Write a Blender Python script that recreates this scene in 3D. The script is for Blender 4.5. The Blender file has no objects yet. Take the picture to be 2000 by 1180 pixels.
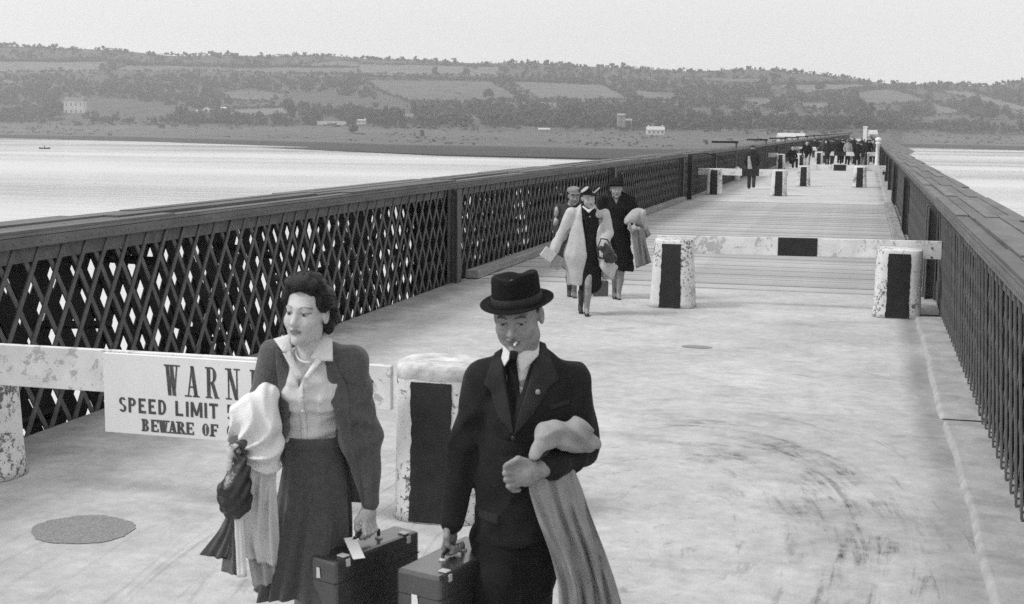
import bpy, bmesh, math, random
import numpy as np
from mathutils import Vector, Matrix
from mathutils.bvhtree import BVHTree

scene = bpy.context.scene
COL = scene.collection
random.seed(7)
RNG = np.random.default_rng(11)

# ------------------------------------------------------------------ camera
F_PX, EYE = 2540.0, 2.33
YAW, PITCH, ROLL = math.radians(15.11), math.radians(7.60), math.radians(0.57)
FWD = np.array([-math.sin(YAW) * math.cos(PITCH), math.cos(YAW) * math.cos(PITCH), -math.sin(PITCH)])
_r = np.array([math.cos(YAW), math.sin(YAW), 0.0])
_u = np.cross(_r, FWD)
RIGHT = math.cos(ROLL) * _r + math.sin(ROLL) * _u
UP = -math.sin(ROLL) * _r + math.cos(ROLL) * _u
EYE_P = np.array([0.0, 0.0, EYE])
cam_d = bpy.data.cameras.new("camera")
cam_d.sensor_width = 36.0
cam_d.lens = 36.0 * F_PX / 2000.0
cam_d.clip_start = 0.1
cam_d.clip_end = 9000.0
cam_d.dof.use_dof = True
cam_d.dof.focus_distance = 17.0
cam_d.dof.aperture_fstop = 9.0
cam = bpy.data.objects.new("camera", cam_d)
M = Matrix((RIGHT, UP, -FWD)).transposed().to_4x4()
M.translation = Vector(EYE_P)
cam.matrix_world = M
COL.objects.link(cam)
scene.camera = cam

# ------------------------------------------------------------------ sky, sun, exposure
SUN_EL, SUN_AZ = math.radians(48), math.radians(243)      # azimuth clockwise from +Y
world = bpy.data.worlds.new("World")
scene.world = world
world.use_nodes = True
wn, wl = world.node_tree.nodes, world.node_tree.links
bg = wn["Background"]
sky = wn.new("ShaderNodeTexSky")
sky.sky_type = 'NISHITA'
sky.sun_disc = False
sky.sun_elevation = SUN_EL
sky.sun_rotation = SUN_AZ
sky.air_density = 1.0
sky.dust_density = 4.0
sky.ozone_density = 1.0
bw = wn.new("ShaderNodeRGBToBW")                            # black and white film
wl.new(sky.outputs[0], bw.inputs[0])
mixs = wn.new("ShaderNodeMix")
mixs.data_type = 'FLOAT'
mixs.inputs[0].default_value = 0.86                          # even overcast veil over the clear sky
wl.new(bw.outputs[0], mixs.inputs[2])
mixs.inputs[3].default_value = 7.1
wl.new(mixs.outputs[0], bg.inputs[0])
bg.inputs[1].default_value = 0.1
sun_d = bpy.data.lights.new("sun", 'SUN')
sun_d.energy = 1.5
sun_d.angle = math.radians(14)
sun_d.color = (1, 1, 1)
sun = bpy.data.objects.new("sun", sun_d)
sd = Vector((math.sin(SUN_AZ) * math.cos(SUN_EL), math.cos(SUN_AZ) * math.cos(SUN_EL), math.sin(SUN_EL)))
sun.rotation_euler = sd.to_track_quat('Z', 'Y').to_euler()
COL.objects.link(sun)
scene.view_settings.view_transform = 'Standard'
scene.view_settings.look = 'None'
scene.view_settings.exposure = 0.45
scene.view_settings.gamma = 1.0
scene.view_settings.use_curve_mapping = False
scene.cycles.use_denoising = False        # leave the fine film-like grain
scene.cycles.max_bounces = 6
scene.cycles.volume_bounces = 1

# ------------------------------------------------------------------ helpers: picture rays used to survey the place
def ray(px, py):
    return FWD + (px - 1000) / F_PX * RIGHT - (py - 590) / F_PX * UP
YH = np.array([-math.sin(YAW), math.cos(YAW), 0.0])
RH = np.array([math.cos(YAW), math.sin(YAW), 0.0])
def ground(px, py, z=0.0):
    d = ray(px, py)
    return EYE_P + d * ((z - EYE) / d[2])

# ------------------------------------------------------------------ materials (black and white: every colour is a grey)
MATS = {}
def node_mat(name):
    m = bpy.data.materials.new(name)
    m.use_nodes = True
    b = m.node_tree.nodes["Principled BSDF"]
    return m, m.node_tree.nodes, m.node_tree.links, b
def gmat(name, v, rough=0.8, var=0.25, scale=6.0, bump=0.0, bscale=40.0, spec=0.3, stretch=(1, 1, 1), tone=False, coord='Object', sheen=0.0, detail=5, rnd=0.0, coat=0.0, wrinkle=0.0, wscale=9.0):
    """grey procedural material: two octaves of noise vary the value v by +-var, optional bump and per-vertex tone"""
    if name in MATS:
        return MATS[name]
    m, n, l, b = node_mat(name)
    tc = n.new("ShaderNodeTexCoord")
    mp = n.new("ShaderNodeMapping")
    mp.inputs['Scale'].default_value = stretch
    l.new(tc.outputs[coord], mp.inputs[0])
    nz = n.new("ShaderNodeTexNoise")
    nz.inputs['Scale'].default_value = scale
    nz.inputs['Detail'].default_value = detail
    nz.inputs['Roughness'].default_value = 0.62
    l.new(mp.outputs[0], nz.inputs[0])
    mr = n.new("ShaderNodeMapRange")
    mr.inputs[1].default_value, mr.inputs[2].default_value = 0.28, 0.72
    mr.inputs[3].default_value, mr.inputs[4].default_value = v * (1 - var), v * (1 + var)
    l.new(nz.outputs[0], mr.inputs[0])
    out = mr.outputs[0]
    if tone:
        at = n.new("ShaderNodeAttribute")
        at.attribute_name = 'tone'
        mu = n.new("ShaderNodeMath")
        mu.operation = 'MULTIPLY'
        l.new(out, mu.inputs[0]); l.new(at.outputs['Fac'], mu.inputs[1])
        out = mu.outputs[0]
    if rnd:
        oi = n.new("ShaderNodeObjectInfo")
        rr = n.new("ShaderNodeMapRange")
        rr.inputs[3].default_value, rr.inputs[4].default_value = 1 - rnd, 1 + rnd
        l.new(oi.outputs['Random'], rr.inputs[0])
        mu = n.new("ShaderNodeMath")
        mu.operation = 'MULTIPLY'
        l.new(out, mu.inputs[0]); l.new(rr.outputs[0], mu.inputs[1])
        out = mu.outputs[0]
    if coat:
        b.inputs['Coat Weight'].default_value = coat
        b.inputs['Coat IOR'].default_value = 1.9
        b.inputs['Coat Roughness'].default_value = 0.18
    cb = n.new("ShaderNodeCombineColor")
    for i in range(3):
        l.new(out, cb.inputs[i])
    l.new(cb.outputs[0], b.inputs['Base Color'])
    b.inputs['Roughness'].default_value = rough
    b.inputs['Specular IOR Level'].default_value = spec
    if sheen:
        b.inputs['Sheen Weight'].default_value = sheen
    if bump:
        n2 = n.new("ShaderNodeTexNoise")
        n2.inputs['Scale'].default_value = bscale
        n2.inputs['Detail'].default_value = 4
        l.new(mp.outputs[0], n2.inputs[0])
        bp = n.new("ShaderNodeBump")
        bp.inputs['Strength'].default_value = min(1.0, bump)
        bp.inputs['Distance'].default_value = 0.01
        l.new(n2.outputs[0], bp.inputs['Height'])
        l.new(bp.outputs[0], b.inputs['Normal'])
        if wrinkle:                                        # creases: ridged noise under the weave
            n3 = n.new("ShaderNodeTexNoise")
            n3.noise_type = 'RIDGED_MULTIFRACTAL'
            n3.inputs['Scale'].default_value = wscale
            n3.inputs['Detail'].default_value = 2.5
            n3.inputs['Distortion'].default_value = 0.5
            m3 = n.new("ShaderNodeMapping")
            m3.inputs['Scale'].default_value = (1, 1, 0.55)
            m3.inputs['Rotation'].default_value = (0.3, 0.5, 0.2)
            l.new(tc.outputs[coord], m3.inputs[0]); l.new(m3.outputs[0], n3.inputs[0])
            b3 = n.new("ShaderNodeBump")
            b3.inputs['Strength'].default_value = wrinkle
            b3.inputs['Distance'].default_value = 0.035
            l.new(n3.outputs[0], b3.inputs['Height'])
            l.new(b3.outputs[0], bp.inputs['Normal'])
    MATS[name] = m
    return m

# ------------------------------------------------------------------ objects
def tag(o, label=None, cat=None, group=None, kind=None):
    if label: o['label'] = label
    if cat: o['category'] = cat
    if group: o['group'] = group
    if kind: o['kind'] = kind
    return o
def empty(name, loc=(0, 0, 0), rz=0.0):
    o = bpy.data.objects.new(name, None)
    o.location = loc
    o.rotation_euler = (0, 0, rz)
    o.empty_display_size = 0.2
    COL.objects.link(o)
    return o
def link(name, me, mat=None, parent=None):
    o = bpy.data.objects.new(name, me)
    if mat is not None and not me.materials:
        me.materials.append(mat)
    COL.objects.link(o)
    if parent is not None:
        o.parent = parent
    return o
def npmesh(name, V, F, smooth=True, tone=None):
    """V (n,3); F list of arrays with 3 or 4 columns"""
    me = bpy.data.meshes.new(name)
    V = np.asarray(V, np.float32)
    if isinstance(F, np.ndarray):
        F = [F]
    F = [np.asarray(f, np.int32) for f in F if len(f)]
    me.vertices.add(len(V))
    me.vertices.foreach_set('co', V.ravel())
    nl = sum(f.size for f in F)
    npoly = sum(len(f) for f in F)
    me.loops.add(nl)
    me.polygons.add(npoly)
    me.loops.foreach_set('vertex_index', np.concatenate([f.ravel() for f in F]))
    tot = np.concatenate([np.full(len(f), f.shape[1], np.int32) for f in F])
    me.polygons.foreach_set('loop_start', np.concatenate([[0], np.cumsum(tot)[:-1]]).astype(np.int32))
    me.polygons.foreach_set('loop_total', tot)
    me.polygons.foreach_set('use_smooth', np.full(npoly, smooth))
    me.update(calc_edges=True)
    me.validate()
    if tone is not None:
        a = me.attributes.new('tone', 'FLOAT', 'POINT')
        a.data.foreach_set('value', np.asarray(tone, np.float32))
    return me
class MB:
    """collects boxes, prisms, tubes and lathes into one mesh"""
    def __init__(s):
        s.v, s.f = [], []
    def add(s, vs, fs):
        o = len(s.v)
        s.v += [tuple(map(float, p)) for p in vs]
        s.f += [tuple(i + o for i in f) for f in fs]
        return s
    def box(s, x0, x1, y0, y1, z0, z1):
        return s.add([(x0, y0, z0), (x1, y0, z0), (x1, y1, z0), (x0, y1, z0), (x0, y0, z1), (x1, y0, z1), (x1, y1, z1), (x0, y1, z1)],
                     [(0, 3, 2, 1), (4, 5, 6, 7), (0, 1, 5, 4), (1, 2, 6, 5), (2, 3, 7, 6), (3, 0, 4, 7)])
    def obox(s, c, half, R):
        c, R = np.asarray(c, float), np.asarray(R, float)
        vs = [c + R @ (np.array([i, j, k]) * half) for k in (-1, 1) for (i, j) in ((-1, -1), (1, -1), (1, 1), (-1, 1))]
        return s.add(vs, [(0, 3, 2, 1), (4, 5, 6, 7), (0, 1, 5, 4), (1, 2, 6, 5), (2, 3, 7, 6), (3, 0, 4, 7)])
    def bar(s, a, b, w, t, side):
        """flat bar from a to b; width w in the plane, thickness t along side"""
        a, b, side = np.asarray(a, float), np.asarray(b, float), np.asarray(side, float)
        d = b - a
        L = np.linalg.norm(d)
        d = d / L
        p = np.cross(d, side)
        return s.obox((a + b) / 2, np.array([L / 2, w / 2, t / 2]), np.array([d, p, side]).T)
    def tube(s, pts, rad, n=8, caps=True):
        pts = [np.asarray(p, float) for p in pts]
        if not hasattr(rad, '__len__'):
            rad = [rad] * len(pts)
        rings = []
        ref = np.array([0, 0, 1.0])
        for i, p in enumerate(pts):
            d = pts[min(i + 1, len(pts) - 1)] - pts[max(i - 1, 0)]
            d /= np.linalg.norm(d)
            r = ref if abs(d @ ref) < 0.95 else np.array([1.0, 0, 0])
            u = np.cross(d, r); u /= np.linalg.norm(u)
            w = np.cross(d, u)
            rings.append([p + rad[i] * (math.cos(t) * u + math.sin(t) * w) for t in [2 * math.pi * k / n for k in range(n)]])
        vs = [q for r in rings for q in r]
        fs = [(i * n + k, i * n + (k + 1) % n, (i + 1) * n + (k + 1) % n, (i + 1) * n + k) for i in range(len(pts) - 1) for k in range(n)]
        if caps:
            fs += [tuple(range(n)), tuple(reversed([(len(pts) - 1) * n + k for k in range(n)]))]
        return s.add(vs, fs)
    def lathe(s, prof, n=20, c=(0, 0, 0), sx=1.0, sy=1.0, power=2.0):
        vs = []
        for r, z in prof:
            for k in range(n):
                t = 2 * math.pi * k / n
                ct, st = math.cos(t), math.sin(t)
                q = (abs(ct) ** power + abs(st) ** power) ** (-1 / power)
                vs.append((c[0] + sx * r * q * ct, c[1] + sy * r * q * st, c[2] + z))
        m = len(prof)
        fs = [(i * n + k, i * n + (k + 1) % n, (i + 1) * n + (k + 1) % n, (i + 1) * n + k) for i in range(m - 1) for k in range(n)]
        fs += [tuple(reversed(range(n))), tuple((m - 1) * n + k for k in range(n))]
        return s.add(vs, fs)
    def mesh(s, name, smooth=False):
        me = bpy.data.meshes.new(name)
        me.from_pydata(s.v, [], s.f)
        if smooth:
            me.polygons.foreach_set('use_smooth', [True] * len(me.polygons))
        me.update()
        return me
    def build(s, name, mat, parent=None, smooth=False, bevel=0.0):
        o = link(name, s.mesh(name, smooth), mat, parent)
        if bevel:
            bv = o.modifiers.new('bevel', 'BEVEL')
            bv.width = bevel
            bv.segments = 2
            bv.limit_method = 'ANGLE'
        return o
def copy_tree(o, parent=None):
    c = o.copy()
    COL.objects.link(c)
    c.parent = parent
    for ch in list(o.children):
        copy_tree(ch, c)
    return c

# ------------------------------------------------------------------ implicit surfaces (bodies, heads, hands, clothes)
def smin(a, b, k):
    if k <= 0:
        return np.minimum(a, b)
    h = np.maximum(k - np.abs(a - b), 0) / k
    return np.minimum(a, b) - h * h * k * 0.25
class Solid:
    def __init__(s):
        s.ops = []
    def _add(s, op, fn, lo, hi, k):
        s.ops.append((op, fn, np.asarray(lo, float), np.asarray(hi, float), k))
        return s
    def cone(s, a, b, ra, rb, k=0.03, flat=1.0, op='u', fdir=(0, 1, 0)):
        a, b, fd = np.asarray(a, float), np.asarray(b, float), np.asarray(fdir, float)
        ba = b - a
        L2 = max(ba @ ba, 1e-9)
        def fn(X, Y, Z):
            px, py, pz = X - a[0], Y - a[1], Z - a[2]
            h = np.clip((px * ba[0] + py * ba[1] + pz * ba[2]) / L2, 0, 1)
            qx, qy, qz = px - h * ba[0], py - h * ba[1], pz - h * ba[2]
            if flat != 1.0:
                c = (qx * fd[0] + qy * fd[1] + qz * fd[2]) * (1 / flat - 1)
                qx, qy, qz = qx + c * fd[0], qy + c * fd[1], qz + c * fd[2]
            return (np.sqrt(qx * qx + qy * qy + qz * qz) - (ra + h * (rb - ra))) * min(1.0, flat)
        R = max(ra, rb) * max(1.0, flat)
        return s._add(op, fn, np.minimum(a, b) - R, np.maximum(a, b) + R, k)
    def ball(s, c, r, k=0.03, R=None, op='u'):
        c = np.asarray(c, float)
        r = np.asarray(r if hasattr(r, '__len__') else (r, r, r), float)
        Ri = None if R is None else np.asarray(R, float).T
        def fn(X, Y, Z):
            x, y, z = X - c[0], Y - c[1], Z - c[2]
            if Ri is not None:
                x, y, z = (Ri[0, 0] * x + Ri[0, 1] * y + Ri[0, 2] * z, Ri[1, 0] * x + Ri[1, 1] * y + Ri[1, 2] * z, Ri[2, 0] * x + Ri[2, 1] * y + Ri[2, 2] * z)
            k0 = np.sqrt((x / r[0]) ** 2 + (y / r[1]) ** 2 + (z / r[2]) ** 2)
            k1 = np.sqrt((x / r[0] ** 2) ** 2 + (y / r[1] ** 2) ** 2 + (z / r[2] ** 2) ** 2) + 1e-9
            return k0 * (k0 - 1) / k1
        e = np.full(3, r.max()) if R is not None else r
        return s._add(op, fn, c - e, c + e, k)
    def rbox(s, c, half, R=None, rad=0.01, k=0.02, op='u'):
        c, hf = np.asarray(c, float), np.asarray(half, float)
        Ri = np.eye(3) if R is None else np.asarray(R, float).T
        def fn(X, Y, Z):
            x, y, z = X - c[0], Y - c[1], Z - c[2]
            q = [np.abs(Ri[i, 0] * x + Ri[i, 1] * y + Ri[i, 2] * z) - hf[i] + rad for i in range(3)]
            o = np.sqrt(sum(np.maximum(t, 0) ** 2 for t in q))
            return o + np.minimum(np.maximum(q[0], np.maximum(q[1], q[2])), 0) - rad
        e = np.full(3, np.linalg.norm(hf))
        return s._add(op, fn, c - e, c + e, k)
    def field(s, fn, lo, hi, k=0.0, op='u'):
        return s._add(op, fn, lo, hi, k)
    def mesh(s, name, h=0.012, fine=(), disp=None, tone=None, tail=()):
        """fine: list of (axis, lo, hi, step) intervals sampled more densely"""
        lo = np.min([o[2] for o in s.ops if o[0] == 'u'], axis=0) - 0.03
        hi = np.max([o[3] for o in s.ops if o[0] == 'u'], axis=0) + 0.03
        axes = []
        for i in range(3):
            pts = [lo[i]]
            while pts[-1] < hi[i]:
                st = h
                for (ax_, a, b, f) in fine:
                    if ax_ == i and a <= pts[-1] <= b:
                        st = min(st, f)
                pts.append(pts[-1] + st)
            axes.append(np.array(pts, np.float64))
        D = np.full([len(a) for a in axes], 0.3, np.float32)
        for op, fn, l, u, k in s.ops:
            pad = k + 0.035
            sl = tuple(slice(max(0, np.searchsorted(axes[i], l[i] - pad) - 1), np.searchsorted(axes[i], u[i] + pad) + 1) for i in range(3))
            g = [axes[i][sl[i]] for i in range(3)]
            if min(len(t) for t in g) == 0:
                continue
            d = fn(g[0][:, None, None], g[1][None, :, None], g[2][None, None, :]).astype(np.float32)
            if op == 'u':
                D[sl] = smin(D[sl], d, k)
            elif op == 's':
                D[sl] = -smin(-D[sl], d, k)
            else:
                D[sl] = -smin(-D[sl], -d, k)
        if disp is not None:
            D = D + disp(axes[0][:, None, None], axes[1][None, :, None], axes[2][None, None, :]).astype(np.float32)
        V, Fq = surface_nets(D, axes)
        t = None if tone is None else tone(V)
        return npmesh(name, V, Fq, True, t)
def surface_nets(D, axes):
    ins = D < 0
    cnt = np.zeros([n - 1 for n in D.shape], np.int8)
    for a in (0, 1):
        for b in (0, 1):
            for c in (0, 1):
                cnt += ins[a:a + cnt.shape[0], b:b + cnt.shape[1], c:c + cnt.shape[2]]
    I, Jx, K = np.nonzero((cnt > 0) & (cnt < 8))
    idx = np.full(cnt.shape, -1, np.int32)
    idx[I, Jx, K] = np.arange(len(I))
    acc = np.zeros((len(I), 3)); num = np.zeros(len(I))
    cor = [(a, b, c) for a in (0, 1) for b in (0, 1) for c in (0, 1)]
    for p in cor:
        for ax_ in range(3):
            if p[ax_]:
                continue
            q = list(p); q[ax_] = 1
            d0 = D[I + p[0], Jx + p[1], K + p[2]]; d1 = D[I + q[0], Jx + q[1], K + q[2]]
            m = (d0 < 0) != (d1 < 0)
            t = np.where(m, d0 / np.where(m, d0 - d1, 1), 0)
            P = np.stack([axes[0][I + p[0]], axes[1][Jx + p[1]], axes[2][K + p[2]]], 1)
            ii = (I, Jx, K)[ax_]
            P[:, ax_] += t * (axes[ax_][ii + 1] - axes[ax_][ii])
            acc += P * m[:, None]; num += m
    V = acc / np.maximum(num, 1)[:, None]
    faces = []
    for ax_ in range(3):
        A = np.swapaxes(ins, 0, ax_); ID = np.swapaxes(idx, 0, ax_)
        e0, e1 = A[:-1, 1:-1, 1:-1], A[1:, 1:-1, 1:-1]
        i, j, k = np.nonzero(e0 != e1)
        q = np.stack([ID[i, j, k], ID[i, j + 1, k], ID[i, j + 1, k + 1], ID[i, j, k + 1]], 1)
        fl = e0[i, j, k]
        if ax_ > 0:
            fl = ~fl
        q[~fl] = q[~fl][:, ::-1]
        faces.append(q)
    return V, np.concatenate(faces)
def rot(ax, deg):
    return np.array(Matrix.Rotation(math.radians(deg), 3, ax))
def loft(name, rings, mat, parent=None, caps=True, smooth=True):
    n = len(rings[0])
    V = np.array(rings, float).reshape(-1, 3)
    F = [(i * n + k, i * n + (k + 1) % n, (i + 1) * n + (k + 1) % n, (i + 1) * n + k) for i in range(len(rings) - 1) for k in range(n)]
    Fs = [np.array(F)]
    if caps:
        c0, c1 = V[:n].mean(0), V[-n:].mean(0)
        V = np.concatenate([V, [c0, c1]])
        b = len(V) - 2
        Fs.append(np.array([(b, (k + 1) % n, k) for k in range(n)]))
        o = (len(rings) - 1) * n
        Fs.append(np.array([(b + 1, o + k, o + (k + 1) % n) for k in range(n)]))
    return link(name, npmesh(name, V, Fs, smooth), mat, parent)
def bvh(o):
    me = o.data
    return BVHTree.FromPolygons([v.co.copy() for v in me.vertices], [tuple(p.vertices) for p in me.polygons])
def strip(name, left, right, trees, mat, parent, off=0.006, thick=0.006, nu=8, nv=24, side=-1, curl=0.0):
    """cloth strip between two polylines given in (x, z), laid on the front of the bodies in trees"""
    def rs(pl, n):
        pl = np.array(pl, float)
        d = np.concatenate([[0], np.cumsum(np.linalg.norm(np.diff(pl, axis=0), axis=1))])
        t = np.linspace(0, d[-1], n)
        return np.stack([np.interp(t, d, pl[:, 0]), np.interp(t, d, pl[:, 1])], 1)
    A, B = rs(left, nv), rs(right, nv)
    P = np.zeros((nv, nu, 3))
    for i in range(nv):
        last = None
        for j in range(nu):
            u = j / (nu - 1)
            x, z = A[i] * (1 - u) + B[i] * u
            best = None
            for t in trees:
                hit = t.ray_cast(Vector((x, side * 1.5, z)), Vector((0, -side, 0)))
                if hit[0] is not None and (best is None or hit[0].y * -side < best * -side):
                    best = hit[0].y
            if best is None:
                best = last if last is not None else np.nan
            last = best
            P[i, j] = (x, best + side * (off + curl * math.sin(math.pi * u)), z)
    for ax_ in (0, 1):                                    # fill misses from neighbours and relax depth
        y = P[:, :, 1]
        for i in range(nv):
            row = y[i]
            ok = ~np.isnan(row)
            if ok.any():
                y[i] = np.interp(np.arange(nu), np.nonzero(ok)[0], row[ok])
    y = P[:, :, 1]
    ok = ~np.isnan(y[:, 0])
    for j in range(nu):
        y[:, j] = np.interp(np.arange(nv), np.nonzero(ok)[0], y[ok, j])
    for _ in range(3):
        ys = y.copy()
        ys[1:-1] = (y[:-2] + 2 * y[1:-1] + y[2:]) / 4
        y[:] = np.minimum(ys, y) if side < 0 else np.maximum(ys, y)
    back = P.copy()
    back[:, :, 1] -= side * thick
    V = np.concatenate([P.reshape(-1, 3), back.reshape(-1, 3)])
    N = nv * nu
    F = []
    for i in range(nv - 1):
        for j in range(nu - 1):
            a = i * nu + j
            F.append((a, a + 1, a + nu + 1, a + nu)); F.append((N + a, N + a + nu, N + a + nu + 1, N + a + 1))
    bd = [j for j in range(nu)] + [i * nu + nu - 1 for i in range(1, nv)] + [(nv - 1) * nu + j for j in range(nu - 2, -1, -1)] + [i * nu for i in range(nv - 2, 0, -1)]
    for a, b in zip(bd, bd[1:] + bd[:1]):
        F.append((a, N + a, N + b, b))
    me = npmesh(name, V, np.array(F), True)
    return link(name, me, mat, parent)
# ================================================================== THE SETTING
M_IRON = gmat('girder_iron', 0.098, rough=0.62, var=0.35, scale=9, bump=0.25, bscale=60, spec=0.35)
M_IRON_D = gmat('girder_iron_dark', 0.017, rough=0.7, var=0.35, scale=9, bump=0.2, bscale=60)  # rear web's shade put into this darker iron, shared by other dark parts
M_CHORD = gmat('chord_plate', 0.125, rough=0.6, var=0.3, scale=5, bump=0.25, bscale=50, spec=0.4, stretch=(1, 0.25, 1), rnd=0.22)

def ramp_node(n, l, src, lo, hi, a=0.0, b=1.0):
    mr = n.new("ShaderNodeMapRange")
    mr.inputs[1].default_value, mr.inputs[2].default_value = lo, hi
    mr.inputs[3].default_value, mr.inputs[4].default_value = a, b
    l.new(src, mr.inputs[0])
    return mr.outputs[0]
def mth(n, l, op, a, b=None, c=None):
    m = n.new("ShaderNodeMath")
    m.operation = op
    for i, v in enumerate((a, b, c)):
        if v is None:
            continue
        if isinstance(v, (int, float)):
            m.inputs[i].default_value = v
        else:
            l.new(v, m.inputs[i])
    return m.outputs[0]
def noise(n, l, vec, scale, detail=4, rough=0.6, dist=0.0):
    t = n.new("ShaderNodeTexNoise")
    t.inputs['Scale'].default_value = scale
    t.inputs['Detail'].default_value = detail
    t.inputs['Roughness'].default_value = rough
    t.inputs['Distortion'].default_value = dist
    l.new(vec, t.inputs[0])
    return t.outputs[0]
def grey(n, l, val, sock):
    cb = n.new("ShaderNodeCombineColor")
    for i in range(3):
        l.new(val, cb.inputs[i])
    l.new(cb.outputs[0], sock)
def bumpn(n, l, h, b, strength=0.4, dist=0.01):
    bp = n.new("ShaderNodeBump")
    bp.inputs['Strength'].default_value = strength
    bp.inputs['Distance'].default_value = dist
    l.new(h, bp.inputs['Height'])
    l.new(bp.outputs[0], b.inputs['Normal'])

# ---- concrete roadway: mottled, with worn curving wheel scrapes and grey cross stains
def concrete_mat():
    m, n, l, b = node_mat('roadway_concrete')
    tc = n.new("ShaderNodeTexCoord").outputs['Object']
    big = noise(n, l, tc, 0.55, 5, 0.6)
    fine = noise(n, l, tc, 9, 6, 0.65)
    speck = noise(n, l, tc, 90, 4, 0.7)
    mid = noise(n, l, tc, 2.4, 6, 0.68, 0.3)
    st = n.new("ShaderNodeMapping"); st.inputs['Scale'].default_value = (0.6, 1.3, 1)
    l.new(tc, st.inputs[0])
    cross = noise(n, l, st.outputs[0], 1.5, 5, 0.7, 0.6)
    v = ramp_node(n, l, big, 0.3, 0.7, 0.46, 0.60)
    v = mth(n, l, 'MULTIPLY', v, ramp_node(n, l, fine, 0.3, 0.7, 0.84, 1.10))
    v = mth(n, l, 'MULTIPLY', v, ramp_node(n, l, mid, 0.3, 0.7, 0.84, 1.08))
    v = mth(n, l, 'MULTIPLY', v, ramp_node(n, l, speck, 0.3, 0.7, 0.82, 1.14))
    v = mth(n, l, 'MULTIPLY', v, ramp_node(n, l, cross, 0.55, 0.72, 1.0, 0.78))
    # scrapes: noise drawn out along circles round the turning point of the chicane
    sub = n.new("ShaderNodeVectorMath"); sub.operation = 'SUBTRACT'
    l.new(tc, sub.inputs[0]); sub.inputs[1].default_value = (-1.15, 7.15, 0)
    sp = n.new("ShaderNodeSeparateXYZ"); l.new(sub.outputs[0], sp.inputs[0])
    yy = mth(n, l, 'MULTIPLY', sp.outputs[1], 0.48)
    rad = mth(n, l, 'SQRT', mth(n, l, 'ADD', mth(n, l, 'MULTIPLY', sp.outputs[0], sp.outputs[0]), mth(n, l, 'MULTIPLY', yy, yy)))
    ang = mth(n, l, 'ARCTAN2', yy, sp.outputs[0])
    cv = n.new("ShaderNodeCombineXYZ")
    l.new(mth(n, l, 'MULTIPLY', rad, 10.0), cv.inputs[0]); l.new(mth(n, l, 'MULTIPLY', ang, 2.6), cv.inputs[1])
    scr = noise(n, l, cv.outputs[0], 1.0, 8, 0.72, 0.5)
    ring = mth(n, l, 'MULTIPLY', ramp_node(n, l, rad, 0.75, 1.1), ramp_node(n, l, rad, 1.75, 1.3))
    side = ramp_node(n, l, sp.outputs[0], -0.7, 0.5)
    blot = ramp_node(n, l, noise(n, l, tc, 1.7, 3, 0.5), 0.38, 0.54)
    sc = mth(n, l, 'MULTIPLY', mth(n, l, 'MULTIPLY', ramp_node(n, l, scr, 0.47, 0.64), ring), mth(n, l, 'MULTIPLY', side, blot))
    sc = mth(n, l, 'MULTIPLY', sc, ramp_node(n, l, noise(n, l, tc, 11, 5, 0.7), 0.40, 0.58, 0.15, 1.0))
    v = mth(n, l, 'MULTIPLY', v, mth(n, l, 'SUBTRACT', 1.0, mth(n, l, 'ADD', mth(n, l, 'MULTIPLY', sc, 0.78), mth(n, l, 'MULTIPLY', mth(n, l, 'MULTIPLY', mth(n, l, 'MULTIPLY', ring, side), blot), 0.17))))
    # faint longer tyre lines outside that ring
    lt = mth(n, l, 'MULTIPLY', ramp_node(n, l, scr, 0.56, 0.68), ramp_node(n, l, rad, 4.2, 2.0))
    v = mth(n, l, 'MULTIPLY', v, mth(n, l, 'SUBTRACT', 1.0, mth(n, l, 'MULTIPLY', lt, 0.36)))
    # dirt swept along the left edge, then a darker band beside the right kerb
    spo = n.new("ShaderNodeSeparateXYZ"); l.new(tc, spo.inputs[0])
    edge = mth(n, l, 'ADD', spo.outputs[0], mth(n, l, 'MULTIPLY', noise(n, l, tc, 2.2, 4), 0.9))
    dirt = ramp_node(n, l, edge, -4.9, -5.35)
    v = mth(n, l, 'MULTIPLY', v, mth(n, l, 'SUBTRACT', 1.0, mth(n, l, 'MULTIPLY', dirt, 0.45)))
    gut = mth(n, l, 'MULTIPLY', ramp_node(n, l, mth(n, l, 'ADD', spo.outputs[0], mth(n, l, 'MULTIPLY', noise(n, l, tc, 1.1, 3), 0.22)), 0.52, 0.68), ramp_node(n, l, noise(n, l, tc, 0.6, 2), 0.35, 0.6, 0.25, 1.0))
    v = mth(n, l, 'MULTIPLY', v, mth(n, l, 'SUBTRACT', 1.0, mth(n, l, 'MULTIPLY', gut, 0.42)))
    grey(n, l, v, b.inputs['Base Color'])
    b.inputs['Roughness'].default_value = 0.85
    b.inputs['Specular IOR Level'].default_value = 0.25
    bumpn(n, l, mth(n, l, 'ADD', fine, mth(n, l, 'MULTIPLY', speck, 0.5)), b, 0.3, 0.012)
    return m
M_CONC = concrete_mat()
M_PLANK = gmat('deck_plank_wood', 0.40, rough=0.85, var=0.36, scale=6, bump=0.5, bscale=30, stretch=(0.25, 3.0, 1), rnd=0.16)
M_KERB = gmat('kerb_mortar', 0.36, rough=0.9, var=0.3, scale=4, bump=0.6, bscale=22)

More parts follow.
